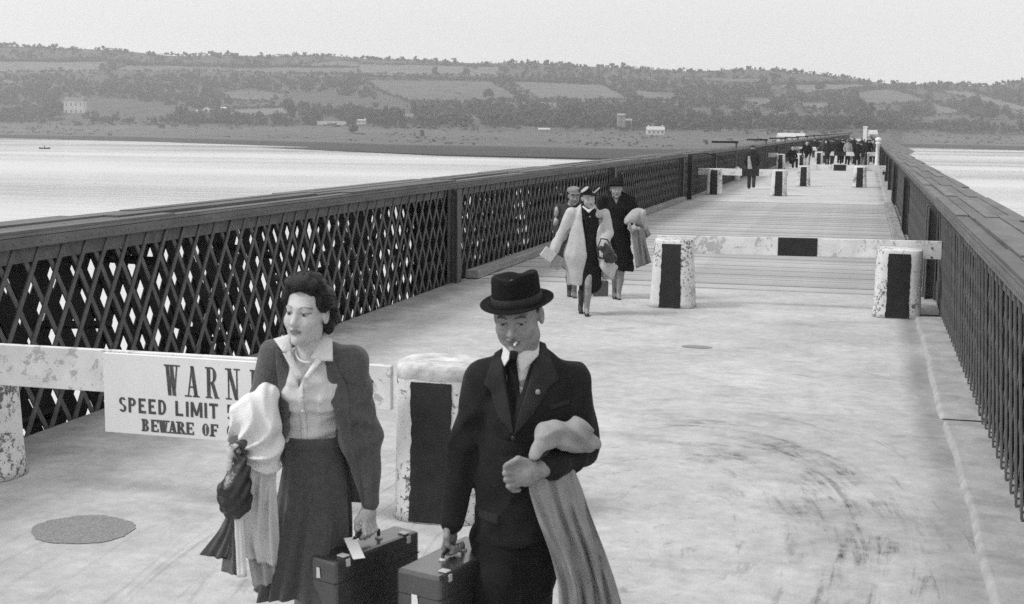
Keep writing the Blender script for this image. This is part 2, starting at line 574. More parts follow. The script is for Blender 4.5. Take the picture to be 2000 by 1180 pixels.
Y_T0, Y_T1, Y_END = 19.2, 43.6, 462.0
def deck(y0, y1, name='bridge_deck'):
    mb = MB()
    ny = max(2, int((y1 - y0) / 2))
    for i in range(ny):
        a, b_ = y0 + (y1 - y0) * i / ny, y0 + (y1 - y0) * (i + 1) / ny
        mb.add([(-6.0, a, 0), (1.02, a, 0), (1.02, b_, 0), (-6.0, b_, 0)], [(0, 1, 2, 3)])
    mb.box(-6.0, 1.02, y0, y1, -0.32, -0.03)
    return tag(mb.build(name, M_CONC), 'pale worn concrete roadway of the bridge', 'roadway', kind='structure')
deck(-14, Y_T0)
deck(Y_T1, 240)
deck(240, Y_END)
td = empty('timber_deck', (0, Y_T0, 0))
tag(td, 'plank decking laid across the bridge between the concrete stretches', 'decking', kind='structure')
plank_me = []
for k in range(6):
    w = 0.2
    mb = MB()
    z = -0.006 + 0.008 * (k % 3) / 2
    mb.box(-6.0 + 0.03 * k, 0.98 - 0.02 * ((k * 3) % 4), 0.001, w - 0.001 - 0.002 * (k % 2), -0.08, z)
    plank_me.append(mb.mesh('plank'))
nP = int((Y_T1 - Y_T0) / 0.2)
for i in range(nP):
    o = link('plank', plank_me[(i * 5 + i // 7) % 6], M_PLANK, td)
    o.location = (random.uniform(-0.01, 0.01), (i + 0.02) * 0.2 + 0.002, 0)
    o.rotation_euler = (random.uniform(-0.012, 0.012), 0, random.uniform(-0.0006, 0.0006))
MB().box(-6.0, 1.0, 0.0, Y_T1 - Y_T0, -0.32, -0.085).build('bearer_floor', M_IRON_D, td)

# ---- right kerb: rough mortar fillet between road and girder
def kerb(y0, y1, x0, x1, h, seed, label, nm='kerb'):
    r = np.random.default_rng(seed)
    n = max(4, int((y1 - y0) / 0.12))
    ys = np.linspace(y0, y1, n)
    ph = r.uniform(0, 6, 6)
    us = np.array([0, .07, .12, .3, .5, .75, 1.0])
    V = []
    for i, y in enumerate(ys):
        e = min(1, (i + 0.6) / 3, (n - i - 0.4) / 3)
        xa = x0 + 0.009 * math.sin(y * 1.3 + ph[0]) + 0.006 * math.sin(y * 4.1 + ph[1])
        xb = x1
        for j, u in enumerate(us):
            prof = min(1, u * 14) * (0.85 + 0.15 * u)
            lump = 1 + 0.07 * math.sin(y * 1.1 + ph[2] + 1.5 * u + math.sin(y * .7)) + 0.03 * math.sin(y * 4.3 + ph[3] + 3 * u + 2 * math.sin(y * 1.3))
            V.append((xa + (xb - xa) * u, y, h * e * prof * lump - (0.01 if u == 0 else 0)))
    N = len(us)
    Fq = [(i * N + j, i * N + j + 1, (i + 1) * N + j + 1, (i + 1) * N + j) for i in range(n - 1) for j in range(N - 1)]
    me = npmesh(nm, V, np.array(Fq))
    return tag(link(nm, me, M_KERB), label, 'kerb', kind='structure')
kerb(2.0, 10.9, 0.69, 1.06, 0.05, 1, 'rough mortar kerb strip along the nearest right girder')
kerb(11.0, 17.2, 0.67, 1.06, 0.055, 2, 'rough mortar kerb strip running up to the striped bollard on the right')
kerb(17.35, 19.1, 0.62, 1.06, 0.07, 3, 'short mortar kerb piece beside the right girder post')
for i, (a, b_) in enumerate([(44, 62), (62.2, 81), (81.2, 120)]):
    kerb(a, b_, 0.66, 1.06, 0.09, 5 + i, ['mortar kerb right of the road past the timber decking', 'mortar kerb right of the road near the second striped pair', 'mortar kerb right of the road towards the crowd'][i])
M_BEAM = gmat('kerb_timber', 0.27, rough=0.9, var=0.35, scale=6, bump=0.5, bscale=25, stretch=(2, 0.2, 2))
beams = [(-5.97, -5.76, 19.3, 25.2, 0.13), (-5.97, -5.75, 25.24, 31.2, 0.14), (-5.97, -5.77, 31.6, 37.4, 0.13), (-5.97, -5.76, 37.45, 43.4, 0.13),
         (0.62, 0.86, 19.35, 23.2, 0.10), (0.6, 0.84, 23.3, 28.0, 0.11), (0.61, 0.86, 28.1, 35.6, 0.10), (0.6, 0.86, 35.7, 43.3, 0.11)]
bl = ['nearest timber kerb beam at the left edge of the plank decking', 'second timber kerb beam at the left edge of the plank decking', 'third timber kerb beam at the left edge of the plank decking', 'farthest timber kerb beam at the left edge of the plank decking',
      'nearest timber kerb beam at the right edge of the plank decking', 'second timber kerb beam at the right edge of the plank decking', 'third timber kerb beam at the right edge of the plank decking', 'farthest timber kerb beam at the right edge of the plank decking']
for (xa, xb, ya, yb, hh), lb in zip(beams, bl):
    o = MB().box(xa, xb, ya, yb, 0.006, hh).build('kerb_beam', M_BEAM, bevel=0.012)
    tag(o, lb, 'kerb beam', 'timber kerb beams on the decking')

# ---- stains that lie on the road as thin patches of tar
M_TAR = gmat('old_tar_patch', 0.26, rough=0.9, var=0.4, scale=70, bump=0.6, bscale=90)
def blot(c, rx, ry, seed, label, rz=0.0):
    r = np.random.default_rng(seed)
    ph = r.uniform(0, 6.28, 5)
    n = 56
    V = [(c[0], c[1], 0.0052)]
    for k in range(n):
        t = 2 * math.pi * k / n
        q = 1 + 0.04 * math.sin(2 * t + ph[0]) + 0.025 * math.sin(5 * t + ph[1]) + 0.012 * math.sin(13 * t + ph[2]) + 0.012 * math.sin(23 * t + ph[3])
        x, y = rx * q * math.cos(t), ry * q * math.sin(t)
        V.append((c[0] + x * math.cos(rz) - y * math.sin(rz), c[1] + x * math.sin(rz) + y * math.cos(rz), 0.0042))
    me = npmesh('tar_patch', V, np.array([(0, k + 1, (k + 1) % n + 1) for k in range(n)]))
    return tag(link('tar_patch', me, M_TAR), label, 'tar patch')
blot((-4.29, 6.4), 0.295, 0.27, 1, 'oval dark patch on the concrete at the lower left', 0.26)
blot((-1.69, 13.96), 0.16, 0.10, 2, 'small grey patch on the concrete in front of the right barrier')

# ---- lattice girders
SL = 1.62                       # rise of the lattice bars per metre
PITCH_B = 0.31
def lattice_lines(y0, y1, z0, z1, sgn, ph=0.0):
    """clipped bar centre lines (ya, za, yb, zb)"""
    out = []
    run = (z1 - z0) / SL
    k = math.floor((y0 - run) / PITCH_B)
    while k * PITCH_B + ph < y1 + run:
        yb = k * PITCH_B + ph
        a, za = (yb, z0)
        b, zb = (yb + sgn * run, z1)
        k += 1
        lo, hi = min(a, b), max(a, b)
        if hi <= y0 + 0.05 or lo >= y1 - 0.05:
            continue
        full = lo >= y0 and hi <= y1
        if not full:
            def clip(yc):
                return za + (yc - a) / (b - a) * (zb - za)
            na, nb = min(max(a, y0), y1), min(max(b, y0), y1)
            za, zb, a, b = clip(na), clip(nb), na, nb
            if abs(a - b) < 0.06:
                continue
        out.append((a, za, b, zb, full))
    return out
Z_B = -0.42
ZC = {-1: 1.50, 1: 1.41}
XN, XR2 = {-1: -6.03, 1: 0.985}, {-1: -6.60, 1: 1.52}     # near web, rear web
def girder(side, y0, y1, posts, detail, label, caps=()):
    """one girder span; side -1 left, 1 right"""
    zc = ZC[side]
    xn, xr = XN[side], XR2[side]
    g = empty('lattice_girder', (0, y0, 0))
    tag(g, label, 'girder', 'lattice girders along the bridge')
    L = y1 - y0
    zt = zc - 0.04
    # lattice
    joined = MB()
    bar_cache = {}
    for sgn, dx in ((1, 0.0), (-1, -0.016)):
        xc = xn - side * 0.008 * 0 + (dx if side < 0 else -dx)
        for (a, za, b, zb, full) in lattice_lines(0.02, L - 0.02, Z_B, zt, sgn, 0.0 if sgn > 0 else 0.155):
            if detail and full:
                if sgn not in bar_cache:
                    run = (zt - Z_B) / SL
                    bar_cache[sgn] = MB().bar((0, 0, Z_B), (0, sgn * run, zt), 0.044, 0.012, (1, 0, 0)).mesh('lattice_bar')
                o = link('lattice_bar', bar_cache[sgn], M_IRON, g)
                o.location = (xc, a, 0)
                o.rotation_euler = (0, random.uniform(-0.004, 0.004), 0)
            elif detail:
                o = MB().bar((0, 0, 0), (0, b - a, zb - za), 0.044, 0.012, (1, 0, 0)).build('lattice_bar', M_IRON, g)
                o.location = (xc, a, za)
            else:
                joined.bar((xc, a, za), (xc, b, zb), 0.044, 0.012, (1, 0, 0))
    if joined.v:
        tag(joined.build('lattice', M_IRON, g), kind='stuff')
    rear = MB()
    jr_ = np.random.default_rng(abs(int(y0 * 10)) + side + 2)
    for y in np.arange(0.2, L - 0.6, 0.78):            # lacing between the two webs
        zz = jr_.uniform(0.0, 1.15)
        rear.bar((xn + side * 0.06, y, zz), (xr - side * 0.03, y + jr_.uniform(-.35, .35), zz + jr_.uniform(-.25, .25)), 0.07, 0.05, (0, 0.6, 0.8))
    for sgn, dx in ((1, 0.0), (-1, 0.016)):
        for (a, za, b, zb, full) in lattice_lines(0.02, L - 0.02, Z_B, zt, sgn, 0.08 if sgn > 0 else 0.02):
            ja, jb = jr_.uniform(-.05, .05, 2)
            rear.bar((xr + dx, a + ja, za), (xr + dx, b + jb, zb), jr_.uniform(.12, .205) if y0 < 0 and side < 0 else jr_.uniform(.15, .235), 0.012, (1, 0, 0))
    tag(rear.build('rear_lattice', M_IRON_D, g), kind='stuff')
    # chords: upper web plates, flange angles, top plates in lengths with lapped seams
    s = side
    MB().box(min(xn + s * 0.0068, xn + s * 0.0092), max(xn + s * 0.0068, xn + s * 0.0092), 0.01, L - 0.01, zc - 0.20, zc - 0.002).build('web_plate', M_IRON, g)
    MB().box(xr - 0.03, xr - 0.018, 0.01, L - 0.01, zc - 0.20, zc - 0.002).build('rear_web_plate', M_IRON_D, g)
    x_in, x_out = xn - s * 0.055, xr + s * 0.13
    MB().box(min(x_in, x_in + s * 0.045), max(x_in, x_in + s * 0.045), 0.0, L, zc - 0.085, zc - 0.003).build('flange_angle', M_CHORD, g, bevel=0.006)
    ch = MB().box(min(x_in, x_out), max(x_in, x_out), 0.0, L, zc, zc + 0.022).build('top_chord', M_CHORD, g, bevel=0.004)
    npl = max(2, round(L / 4.2))
    nst = 5
    wst = (abs(x_out - x_in) - 0.03) / nst
    for k in range(npl):
        for q in range(nst):                              # long plates side by side, butted with small steps
            sh = 0.35 * ((q * 2) % 3)
            a, b = max(0.0, L * k / npl + 0.004 - sh), min(L, L * (k + 1) / npl - 0.004 - (sh if k < npl - 1 else 0))
            xa, xb = x_in + s * (0.012 + q * wst + 0.005), x_in + s * (0.012 + (q + 1) * wst - 0.005)
            zt_ = zc + 0.034 + 0.010 * ((q + k) % 2) + 0.006 * ((q * 7 + k * 3) % 4) / 3 + (0.012 if q in (1, 2, 3) else 0)
            MB().box(min(xa, xb), max(xa, xb), a, b, zc + 0.0225, zt_).build('cover_plate', M_CHORD, ch)
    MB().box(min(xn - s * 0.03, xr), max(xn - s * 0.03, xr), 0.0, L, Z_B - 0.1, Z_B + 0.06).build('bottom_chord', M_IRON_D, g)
    # rivets along the flange and the plate edges
    if detail:
        rv = MB()
        for y in np.arange(0.08, L, 0.11):
            for (x, z, ax_) in ((x_in - s * 0.002, zc - 0.045, 0), (x_in + s * 0.028, zc + 0.024, 2), (x_out - s * 0.03, zc + 0.024, 2)):
                r_ = 0.011
                if ax_ == 2:
                    vs = [(x + r_ * math.cos(t), y + r_ * math.sin(t), z - 0.002) for t in np.arange(6) * math.pi / 3] + [(x, y, z + 0.009)]
                else:
                    vs = [(x, y + r_ * math.cos(t), z + r_ * math.sin(t)) for t in np.arange(6) * math.pi / 3] + [(x - s * 0.009, y, z)]
                rv.add(vs, [(k, (k + 1) % 6, 6) for k in range(6)])
        tag(rv.build('rivets', M_CHORD, g, smooth=True), kind='stuff')
    # stiffener posts: web plate plus two angles standing proud of the lattice
    for yp in posts:
        yy = yp - y0
        x1 = xn - s * 0.13
        p = MB()
        p.box(min(xn - s * 0.014, x1), max(xn - s * 0.014, x1), yy - 0.012, yy + 0.012, -0.1, zc - 0.09)
        p.box(min(xn - s * 0.014, xn - s * 0.028), max(xn - s * 0.014, xn - s * 0.028), yy - 0.19, yy - 0.014, -0.1, zc - 0.09)
        p.box(min(xn - s * 0.014, xn - s * 0.028), max(xn - s * 0.014, xn - s * 0.028), yy + 0.014, yy + 0.19, -0.1, zc - 0.09)
        p.box(min(x1, x1 - s * 0.014), max(x1, x1 - s * 0.014), yy - 0.10, yy + 0.10, -0.1, zc - 0.09)
        p.build('post', M_IRON, g)
        MB().box(min(xn + s * 0.04, xr - s * 0.04), max(xn + s * 0.04, xr - s * 0.04), yy - 0.16, yy + 0.16, Z_B, zc - 0.01).build('diaphragm', M_IRON_D, g)
    for yp in caps:
        yy = yp - y0
        MB().box(min(xn, xn - s * 0.07) - 0.0, max(xn, xn - s * 0.07), yy - 0.09, yy + 0.09, 0.0, zc + 0.24).build('end_post', M_IRON, g)
        MB().box(min(xn - s * 0.12, xr + s * 0.55), max(xn - s * 0.12, xr + s * 0.55), yy - 0.16, yy + 0.16, zc + 0.243, zc + 0.34).build('end_cap', M_IRON_D, g)
    return g
girder(-1, -6.2, 18.88, [6.3, 18.72], True, 'left lattice girder nearest the camera, behind the warning sign')
girder(-1, 18.9, 44.0, [31.4, 43.8], True, 'left lattice girder beside the plank decking, behind the three women')
girder(1, -6.2, 18.88, [6.3, 18.6], True, 'right lattice girder nearest the camera with wide plated top')
girder(1, 18.9, 44.0, [19.2, 31.4, 43.8], True, 'right lattice girder beside the plank decking')
ordl = ['first', 'second', 'third', 'fourth', 'fifth', 'sixth', 'seventh', 'eighth', 'ninth', 'tenth', 'eleventh', 'twelfth', 'thirteenth', 'fourteenth', 'fifteenth', 'sixteenth', 'seventeenth', 'eighteenth', 'nineteenth', 'twentieth', 'twenty-first', 'twenty-second']
SP = 18.9
base_l = girder(-1, 44.02, 44.02 + SP - 0.02, [53.4], False, 'x', caps=[44.02 + SP - 0.2])
base_r = girder(1, 44.02, 44.02 + SP - 0.02, [45.0, 53.4, 62.7], False, 'x')
k = 0
while 44.02 + k * SP < Y_END - 5:
    for b0, nm in ((base_l, 'left'), (base_r, 'right')):
        o = b0 if k == 0 else copy_tree(b0)
        o.location = (0, 44.02 + k * SP, 0)
        o['label'] = 'distant %s lattice girder, %s span beyond the plank decking' % (nm, ordl[k])
    k += 1

# ---- water and far shore
def water_mat():
    m, n, l, b = node_mat('river_water')
    tc = n.new("ShaderNodeTexCoord").outputs['Object']
    mp = n.new("ShaderNodeMapping"); mp.inputs['Scale'].default_value = (0.25, 1.0, 1); mp.inputs['Rotation'].default_value = (0, 0, YAW)
    l.new(tc, mp.inputs[0])
    w1 = noise(n, l, mp.outputs[0], 0.35, 5, 0.6)
    w2 = noise(n, l, mp.outputs[0], 0.012, 4, 0.55)
    v = ramp_node(n, l, w2, 0.35, 0.65, 0.58, 0.72)
    grey(n, l, v, b.inputs['Base Color'])
    ro = ramp_node(n, l, w2, 0.4, 0.6, 0.1, 0.2)
    l.new(ro, b.inputs['Roughness'])
    b.inputs['IOR'].default_value = 1.33
    bumpn(n, l, w1, b, 0.25, 0.25)
    return m
WZ = -6.0
wm = MB().add([(-3400, -350, WZ), (3400, -350, WZ), (3400, 3100, WZ), (-3400, 3100, WZ)], [(0, 1, 2, 3)])
tag(wm.build('water', water_mat()), 'pale calm estuary water under the bridge', 'water', kind='structure')

KP = F_PX / math.cos(PITCH)
XS = [-900, -600, 0, 300, 600, 850, 1150, 1300, 1420, 1600, 1690, 1735, 1760, 2000, 2700]
PSH = [24, 24, 28.5, 33, 40, 46.5, 50, 50, 47, 46, 46, 44, 29.5, 32.5, 35]
XR_ = [-900, 0, 400, 800, 1100, 1300, 1500, 1700, 1900, 2000, 2700]
PRI = [150, 147, 137, 131, 121, 117, 116, 97, 92, 101, 95]
QK = [-0.05, 0.0, 0.055, 0.09, 0.24, 0.34, 1.0, 1.25, 1.6]
def prof(x):
    ps = np.interp(x, XS, PSH)
    pr = np.interp(x, XR_, PRI) + 2.2 * np.sin(x * 0.013) + 1.5 * np.sin(x * 0.031 + 1)
    ws = (EYE - WZ) * KP / ps
    wr = 1700 + 90 * np.sin(x * 0.0023)
    return ps, pr, ws, wr
def p_of(x, q):
    ps, pr, ws, wr = prof(x)
    tab = [-1.12 * ps, -ps, -0.80 * ps, -0.72 * ps, -0.3 * ps, 0 * ps + 4, pr, pr * 0.72, pr * 0.3]
    p = np.zeros_like(q)
    for i in range(len(QK) - 1):
        m_ = (q >= QK[i]) & (q <= QK[i + 1])
        t = (q - QK[i]) / (QK[i + 1] - QK[i])
        p = np.where(m_, tab[i] + (tab[i + 1] - tab[i]) * t, p)
    return p
def terr(x, q):
    ps, pr, ws, wr = prof(x)
    w = ws + q * (wr - ws)
    p = p_of(x, q)
    z = EYE + p * w / KP
    lat = (x - 1000) / KP * w
    P = lat[..., None] * RH + w[..., None] * YH
    P[..., 2] = z
    return P, w
def on_land(px, py):
    """survey a spot of the far bank: world point and metres per picture pixel there"""
    d = ray(px, py)
    w_ = d @ YH
    x = 1000 + KP * (d @ RH) / w_
    p = d[2] / w_ * KP
    qs = np.linspace(0, 1, 400)
    pq = p_of(np.full(400, x), qs)
    q = float(np.interp(p, pq, qs))
    P, w = terr(np.array([x]), np.array([q]))
    return P[0], float(w[0]) / KP
FIELDS = [[(-300, 116), (0, 119), (200, 117), (215, 126), (190, 140), (0, 143), (-300, 140)],
          [(212, 142), (250, 127), (510, 134), (665, 119), (700, 122), (700, 145), (560, 145), (370, 139)],
          [(700, 126), (976, 131), (970, 149), (700, 145)],
          [(716, 156), (958, 158), (1016, 194), (930, 200), (805, 201), (735, 177)],
          [(994, 158), (1176, 165), (1240, 197), (1050, 196)],
          [(1225, 176), (1323, 181), (1316, 198), (1262, 198)],
          [(980, 199), (1100, 201), (1095, 210)],
          [(1335, 151), (1490, 156), (1478, 165), (1400, 163)],
          [(1496, 166), (1700, 165), (1660, 176), (1580, 184)],
          [(1667, 181), (1737, 174), (1810, 190), (1815, 201), (1690, 208)],
          [(1815, 175), (1895, 179), (2000, 207), (2200, 215), (2200, 235), (2000, 223), (1910, 200)],
          [(1820, 200), (1878, 214), (1874, 226), (1818, 226)],
          [(1450, 190), (1510, 192), (1505, 206), (1460, 204)],
          [(1550, 197), (1628, 201), (1613, 215), (1570, 211)],
          [(0, 155), (30, 158), (28, 168), (0, 168)],
          [(440, 178), (500, 172), (560, 186), (520, 200), (450, 196)],
          [(440, 214), (560, 210), (600, 226), (480, 230)],
          [(780, 221), (815, 223), (812, 236), (780, 233)], [(850, 222), (890, 222), (888, 230), (850, 229)], [(905, 222), (940, 224), (938, 232), (908, 230)]]
def in_poly(px, py, poly):
    r = np.zeros(np.shape(px), bool)
    n = len(poly)
    for i in range(n):
        (x1, y1), (x2, y2) = poly[i], poly[(i + 1) % n]
        c = ((y1 > py) != (y2 > py)) & (px < (x2 - x1) * (py - y1) / (y2 - y1 + 1e-9) + x1)
        r ^= c
    return r
def to_px(P):
    d = P - EYE_P
    w = d @ FWD
    return 1000 + F_PX * (d @ RIGHT) / w, 590 - F_PX * (d @ UP) / w
xg = np.linspace(-700, 2700, 1000)
qg = np.concatenate([np.linspace(-0.05, 0.1, 16), np.linspace(0.1, 1.0, 130)[1:], np.linspace(1.0, 1.6, 12)[1:]])
XX, QQ = np.meshgrid(xg, qg, indexing='ij')
TP, TW = terr(XX, QQ)
und = 1.2 * np.sin(TP[..., 0] * 0.013) * np.sin(TP[..., 1] * 0.011) + 0.7 * np.sin(TP[..., 0] * 0.041 + 1) * np.sin(TP[..., 1] * 0.05)
TP[..., 2] += und * np.clip((QQ - 0.05) * 6, 0, 1)
PX, PY = to_px(TP)
fieldv = np.full(XX.shape, -1.0)
fr = np.random.default_rng(4)
for f in FIELDS:
    fieldv[in_poly(PX, PY, f)] = fr.uniform(0.105, 0.15)
tone = np.interp(QQ, [0, 0.075, 0.085, 0.12, 0.27, 0.33, 1.0], [0.045, 0.05, 0.125, 0.11, 0.12, 0.08, 0.08])
tone = np.where((fieldv > 0) & (QQ > 0.2), fieldv, tone)
nq = len(qg)
ii = (np.arange(len(xg) - 1)[:, None] * nq + np.arange(nq - 1)[None, :]).ravel()
me = npmesh('hillside', TP.reshape(-1, 3), np.stack([ii, ii + nq, ii + nq + 1, ii + 1], 1), True, tone.ravel())
M_LAND = gmat('hillside_land', 1.0, rough=0.95, var=0.3, scale=0.045, tone=True, detail=8, spec=0.1)
tag(link('hillside', me, M_LAND), 'hillside of fields across the water', 'hill', kind='structure')

# ---- trees
M_LEAF = gmat('tree_leaves', 0.064, rough=0.9, var=0.35, scale=0.35, spec=0.1, detail=2)
M_BARK = gmat('tree_bark', 0.08, rough=0.9, var=0.3, scale=2)
def crown_tris(seed, n=150, lobes=6, tall=1.0, size=0.2):
    r = np.random.default_rng(seed)
    C_ = r.normal(0, 0.34, (lobes, 3)) * (1, 1, 0.75 * tall) + (0, 0, 0.6 * tall)
    R_ = r.uniform(0.28, 0.5, lobes)
    k = r.integers(0, lobes, n)
    d = r.normal(size=(n, 3)); d /= np.linalg.norm(d, axis=1)[:, None]
    c = C_[k] + d * (R_[k] * r.uniform(0.55, 1.05, n))[:, None]
    c[:, 2] = np.maximum(c[:, 2], 0.08)
    t = np.cross(d, r.normal(size=(n, 3))); t /= np.linalg.norm(t, axis=1)[:, None]
    b = np.cross(d, t) + d * 0.35
    s_ = (size * r.uniform(0.6, 1.3, n))[:, None]
    T = np.stack([c + t * s_, c - 0.6 * t * s_ + b * s_, c - 0.5 * t * s_ - b * s_], 1)
    return T                                              # (n,3,3) in units of crown radius
CROWNS = [crown_tris(s, 190, 5 + s % 4, 0.8 + 0.25 * (s % 3), 0.21) for s in range(9)]
FAR_SC = 0.9
def tree_thing(px, py, hpx, wpx, label, kind=0, name='tree'):
    P, mpp = on_land(px, py)
    T = CROWNS[kind % 9]
    zr = np.array([T[..., 2].min(), T[..., 2].max()])
    h, w = hpx * mpp, wpx * mpp
    V = T.reshape(-1, 3).copy()
    V[:, 2] = (V[:, 2] - zr[0]) / (zr[1] - zr[0]) * h * 0.9 + h * 0.1
    rr = np.abs(V[:, :2]).max()
    V[:, :2] *= w * 0.5 / rr
    t = empty(name, P)
    tag(t, label, 'tree', 'separate trees on the far bank')
    link('crown', npmesh('crown', V, np.arange(len(V)).reshape(-1, 3), False), M_LEAF, t)
    MB().tube([(0, 0, -1), (0, 0, h * 0.2), (h * 0.02, 0, h * 0.6)], [h * 0.035, h * 0.028, h * 0.01], 6).build('trunk', M_BARK, t)
tree_thing(690, 262, 20, 24, 'small dark round tree on the shore below the white wall', 1)
tree_thing(825, 268, 15, 16, 'small dark bush-like tree on the shore, right of the dark round one', 4)
tree_thing(570, 235, 46, 50, 'large rounded tree left of the white wall on the far bank', 2)
tree_thing(350, 240, 38, 40, 'broad tree on the far bank below the small white gabled house', 3)
tree_thing(316, 252, 10, 16, 'low dark bush at the shore left of centre', 5)
tree_thing(955, 196, 24, 26, 'round hedgerow tree at the foot of the big light field', 0)
tree_thing(848, 148, 20, 16, 'lone tree standing on the hedge of the upper field', 6)
tree_thing(912, 150, 18, 26, 'broad tree on the upper hedge right of the lone tree', 7)
tree_thing(756, 240, 36, 34, 'tree in front of the wood left of centre', 8)
tree_thing(812, 232, 40, 28, 'tall tree in front of the wood below the big field', 2)
tree_thing(1117, 238, 44, 34, 'tall conical tree in the wood left of the pale ruined house', 6)
tree_thing(1040, 236, 38, 36, 'broad tree in the wood below the slanting hedge', 1)
tree_thing(1600, 180, 22, 28, 'round tree on the field edge above the bridge end', 3)
tree_thing(1545, 178, 20, 24, 'smaller round tree left of the pale track on the hill', 5)
tree_thing(1905, 220, 36, 34, 'tall tree at the edge of the right-hand fields', 0)
tree_thing(1935, 236, 40, 40, 'rounded tree at the far right below the sloping field', 4)
tree_thing(1780, 236, 40, 46, 'large tree right of the bridge end', 7)
tree_thing(1690, 232, 38, 42, 'broad tree behind the white pillar at the bridge end', 8)
tree_thing(1380, 284, 12, 16, 'dark shrub on the bank just left of the distant girder', 2)
tree_thing(200, 140, 18, 16, 'lone tree between the two upper left fields', 1)

# the woods: far-off masses of foliage
def wood(name, spots, label, mat=M_LEAF):
    tris = []
    r = np.random.default_rng(len(spots))
    for (P, h, w) in spots:
        T = CROWNS[r.integers(0, 9)]
        n = min(len(T), 60 if h < 4 else 110)
        T = T[r.permutation(len(T))[:n]]
        a = r.uniform(0, 6.28)
        V = T.reshape(-1, 3) @ np.array([[math.cos(a), math.sin(a), 0], [-math.sin(a), math.cos(a), 0], [0, 0, 1]])
        V = V * np.array([w * 0.62, w * 0.62, h * 0.72]) + P
        tris.append(V)
    V = np.concatenate(tris)
    o = link(name, npmesh(name, V, np.arange(len(V)).reshape(-1, 3), False), mat)
    return tag(o, label, 'wood', kind='stuff')
spots, ridge = [], []
r = np.random.default_rng(21)
for _ in range(6500):
    x = r.uniform(-450, 2350)
    q = 0.33 + 0.67 * r.uniform(0, 1) ** 1.15
    P, w = terr(np.array([x]), np.array([q]))
    px, py = to_px(P[0])
    infield = any(in_poly(np.array(px), np.array(py), [(a, b + 1) for a, b in f]) for f in FIELDS)
    # clearings in the woods
    cl = math.sin(P[0, 0] * 0.011 + 1.3) + math.sin(P[0, 1] * 0.013) + math.sin((P[0, 0] + P[0, 1]) * 0.021)
    if infield or cl > 1.35:
        if r.uniform() > 0.02:
            continue
    h = r.uniform(4.5, 9.5) * (0.7 if q > 0.85 else 1.0)
    if any(abs(px - hx) < hw_ * .62 and hy - 4 < py < hy + 17 for hx, hy, hw_ in ((144, 224, 42), (400, 220, 30), (434, 215, 18), (1213, 252, 24), (1281, 262, 36), (705, 240, 22), (648, 241, 50))):
        continue
    below = any(in_poly(np.array(px), np.array(py) - t, f) for f in FIELDS for t in (6, 12))
    if below:
        h *= 0.5
    spots.append((P[0], h, h * r.uniform(0.8, 1.25)))
wood('woodland', spots, 'grey wooded slopes of the hillside across the water')
for x in np.arange(-450, 2350, 4.5):
    if math.sin(x * 0.021) + math.sin(x * 0.057 + 2) + 0.7 * math.sin(x * 0.13) < -1.0:
        continue
    P, w = terr(np.array([x + r.uniform(-3, 3)]), np.array([1.0 + r.uniform(-0.015, 0.004)]))
    h = r.uniform(2, 4.8) * (1.25 if math.sin(x * 0.017 + 1) > 0.2 else 0.8)
    ridge.append((P[0], h, h * r.uniform(0.9, 1.5)))
wood('ridge_trees', ridge, 'ragged line of trees along the top of the hill')
hedge = []
for f in FIELDS:
    for (x1, y1), (x2, y2) in zip(f, f[1:] + f[:1]):
        L = math.hypot(x2 - x1, y2 - y1)
        for t in np.arange(0, 1, 4.0 / max(L, 4)):
            if r.uniform() < 0.2:
                continue
            P, mpp = on_land(x1 + (x2 - x1) * t + r.uniform(-1, 1), y1 + (y2 - y1) * t)
            h = r.uniform(2.0, 4.2)
            hedge.append((P, h, h * r.uniform(1.1, 1.6)))
for seg in [((960, 156), (1020, 196)), ((1176, 165), (1245, 200)), ((700, 150), (1180, 164)), ((250, 126), (700, 134)), ((1660, 178), (1740, 170)), ((1740, 170), (1880, 222)), ((1480, 168), (1700, 162)), ((0, 120), (250, 122)), ((1880, 172), (2000, 208))]:
    (x1, y1), (x2, y2) = seg
    L = math.hypot(x2 - x1, y2 - y1)
    for t in np.arange(0, 1, 3.0 / L):
        P, mpp = on_land(x1 + (x2 - x1) * t + r.uniform(-2, 2), y1 + (y2 - y1) * t + r.uniform(-0.7, 0.7))
        h = r.uniform(2.5, 5)
        hedge.append((P, h, h * r.uniform(1.0, 1.6)))
wood('hedgerows', hedge, 'hedgerows dividing the fields on the hillside')
scrub = []
for _ in range(2600):
    x = r.uniform(-450, 2350)
    q = r.uniform(0.1, 0.36)
    P, w = terr(np.array([x]), np.array([q]))
    if math.sin(x * 0.017) + math.sin(q * 60 + x * 0.01) < 0.1 and q < 0.3:
        continue
    h = r.uniform(0.3, 1.3) * (2.2 if q > 0.29 else 1)
    scrub.append((P[0], h, h * r.uniform(1.2, 3.0)))
wood('shore_scrub', scrub, 'low scrub scattered over the flat shore')

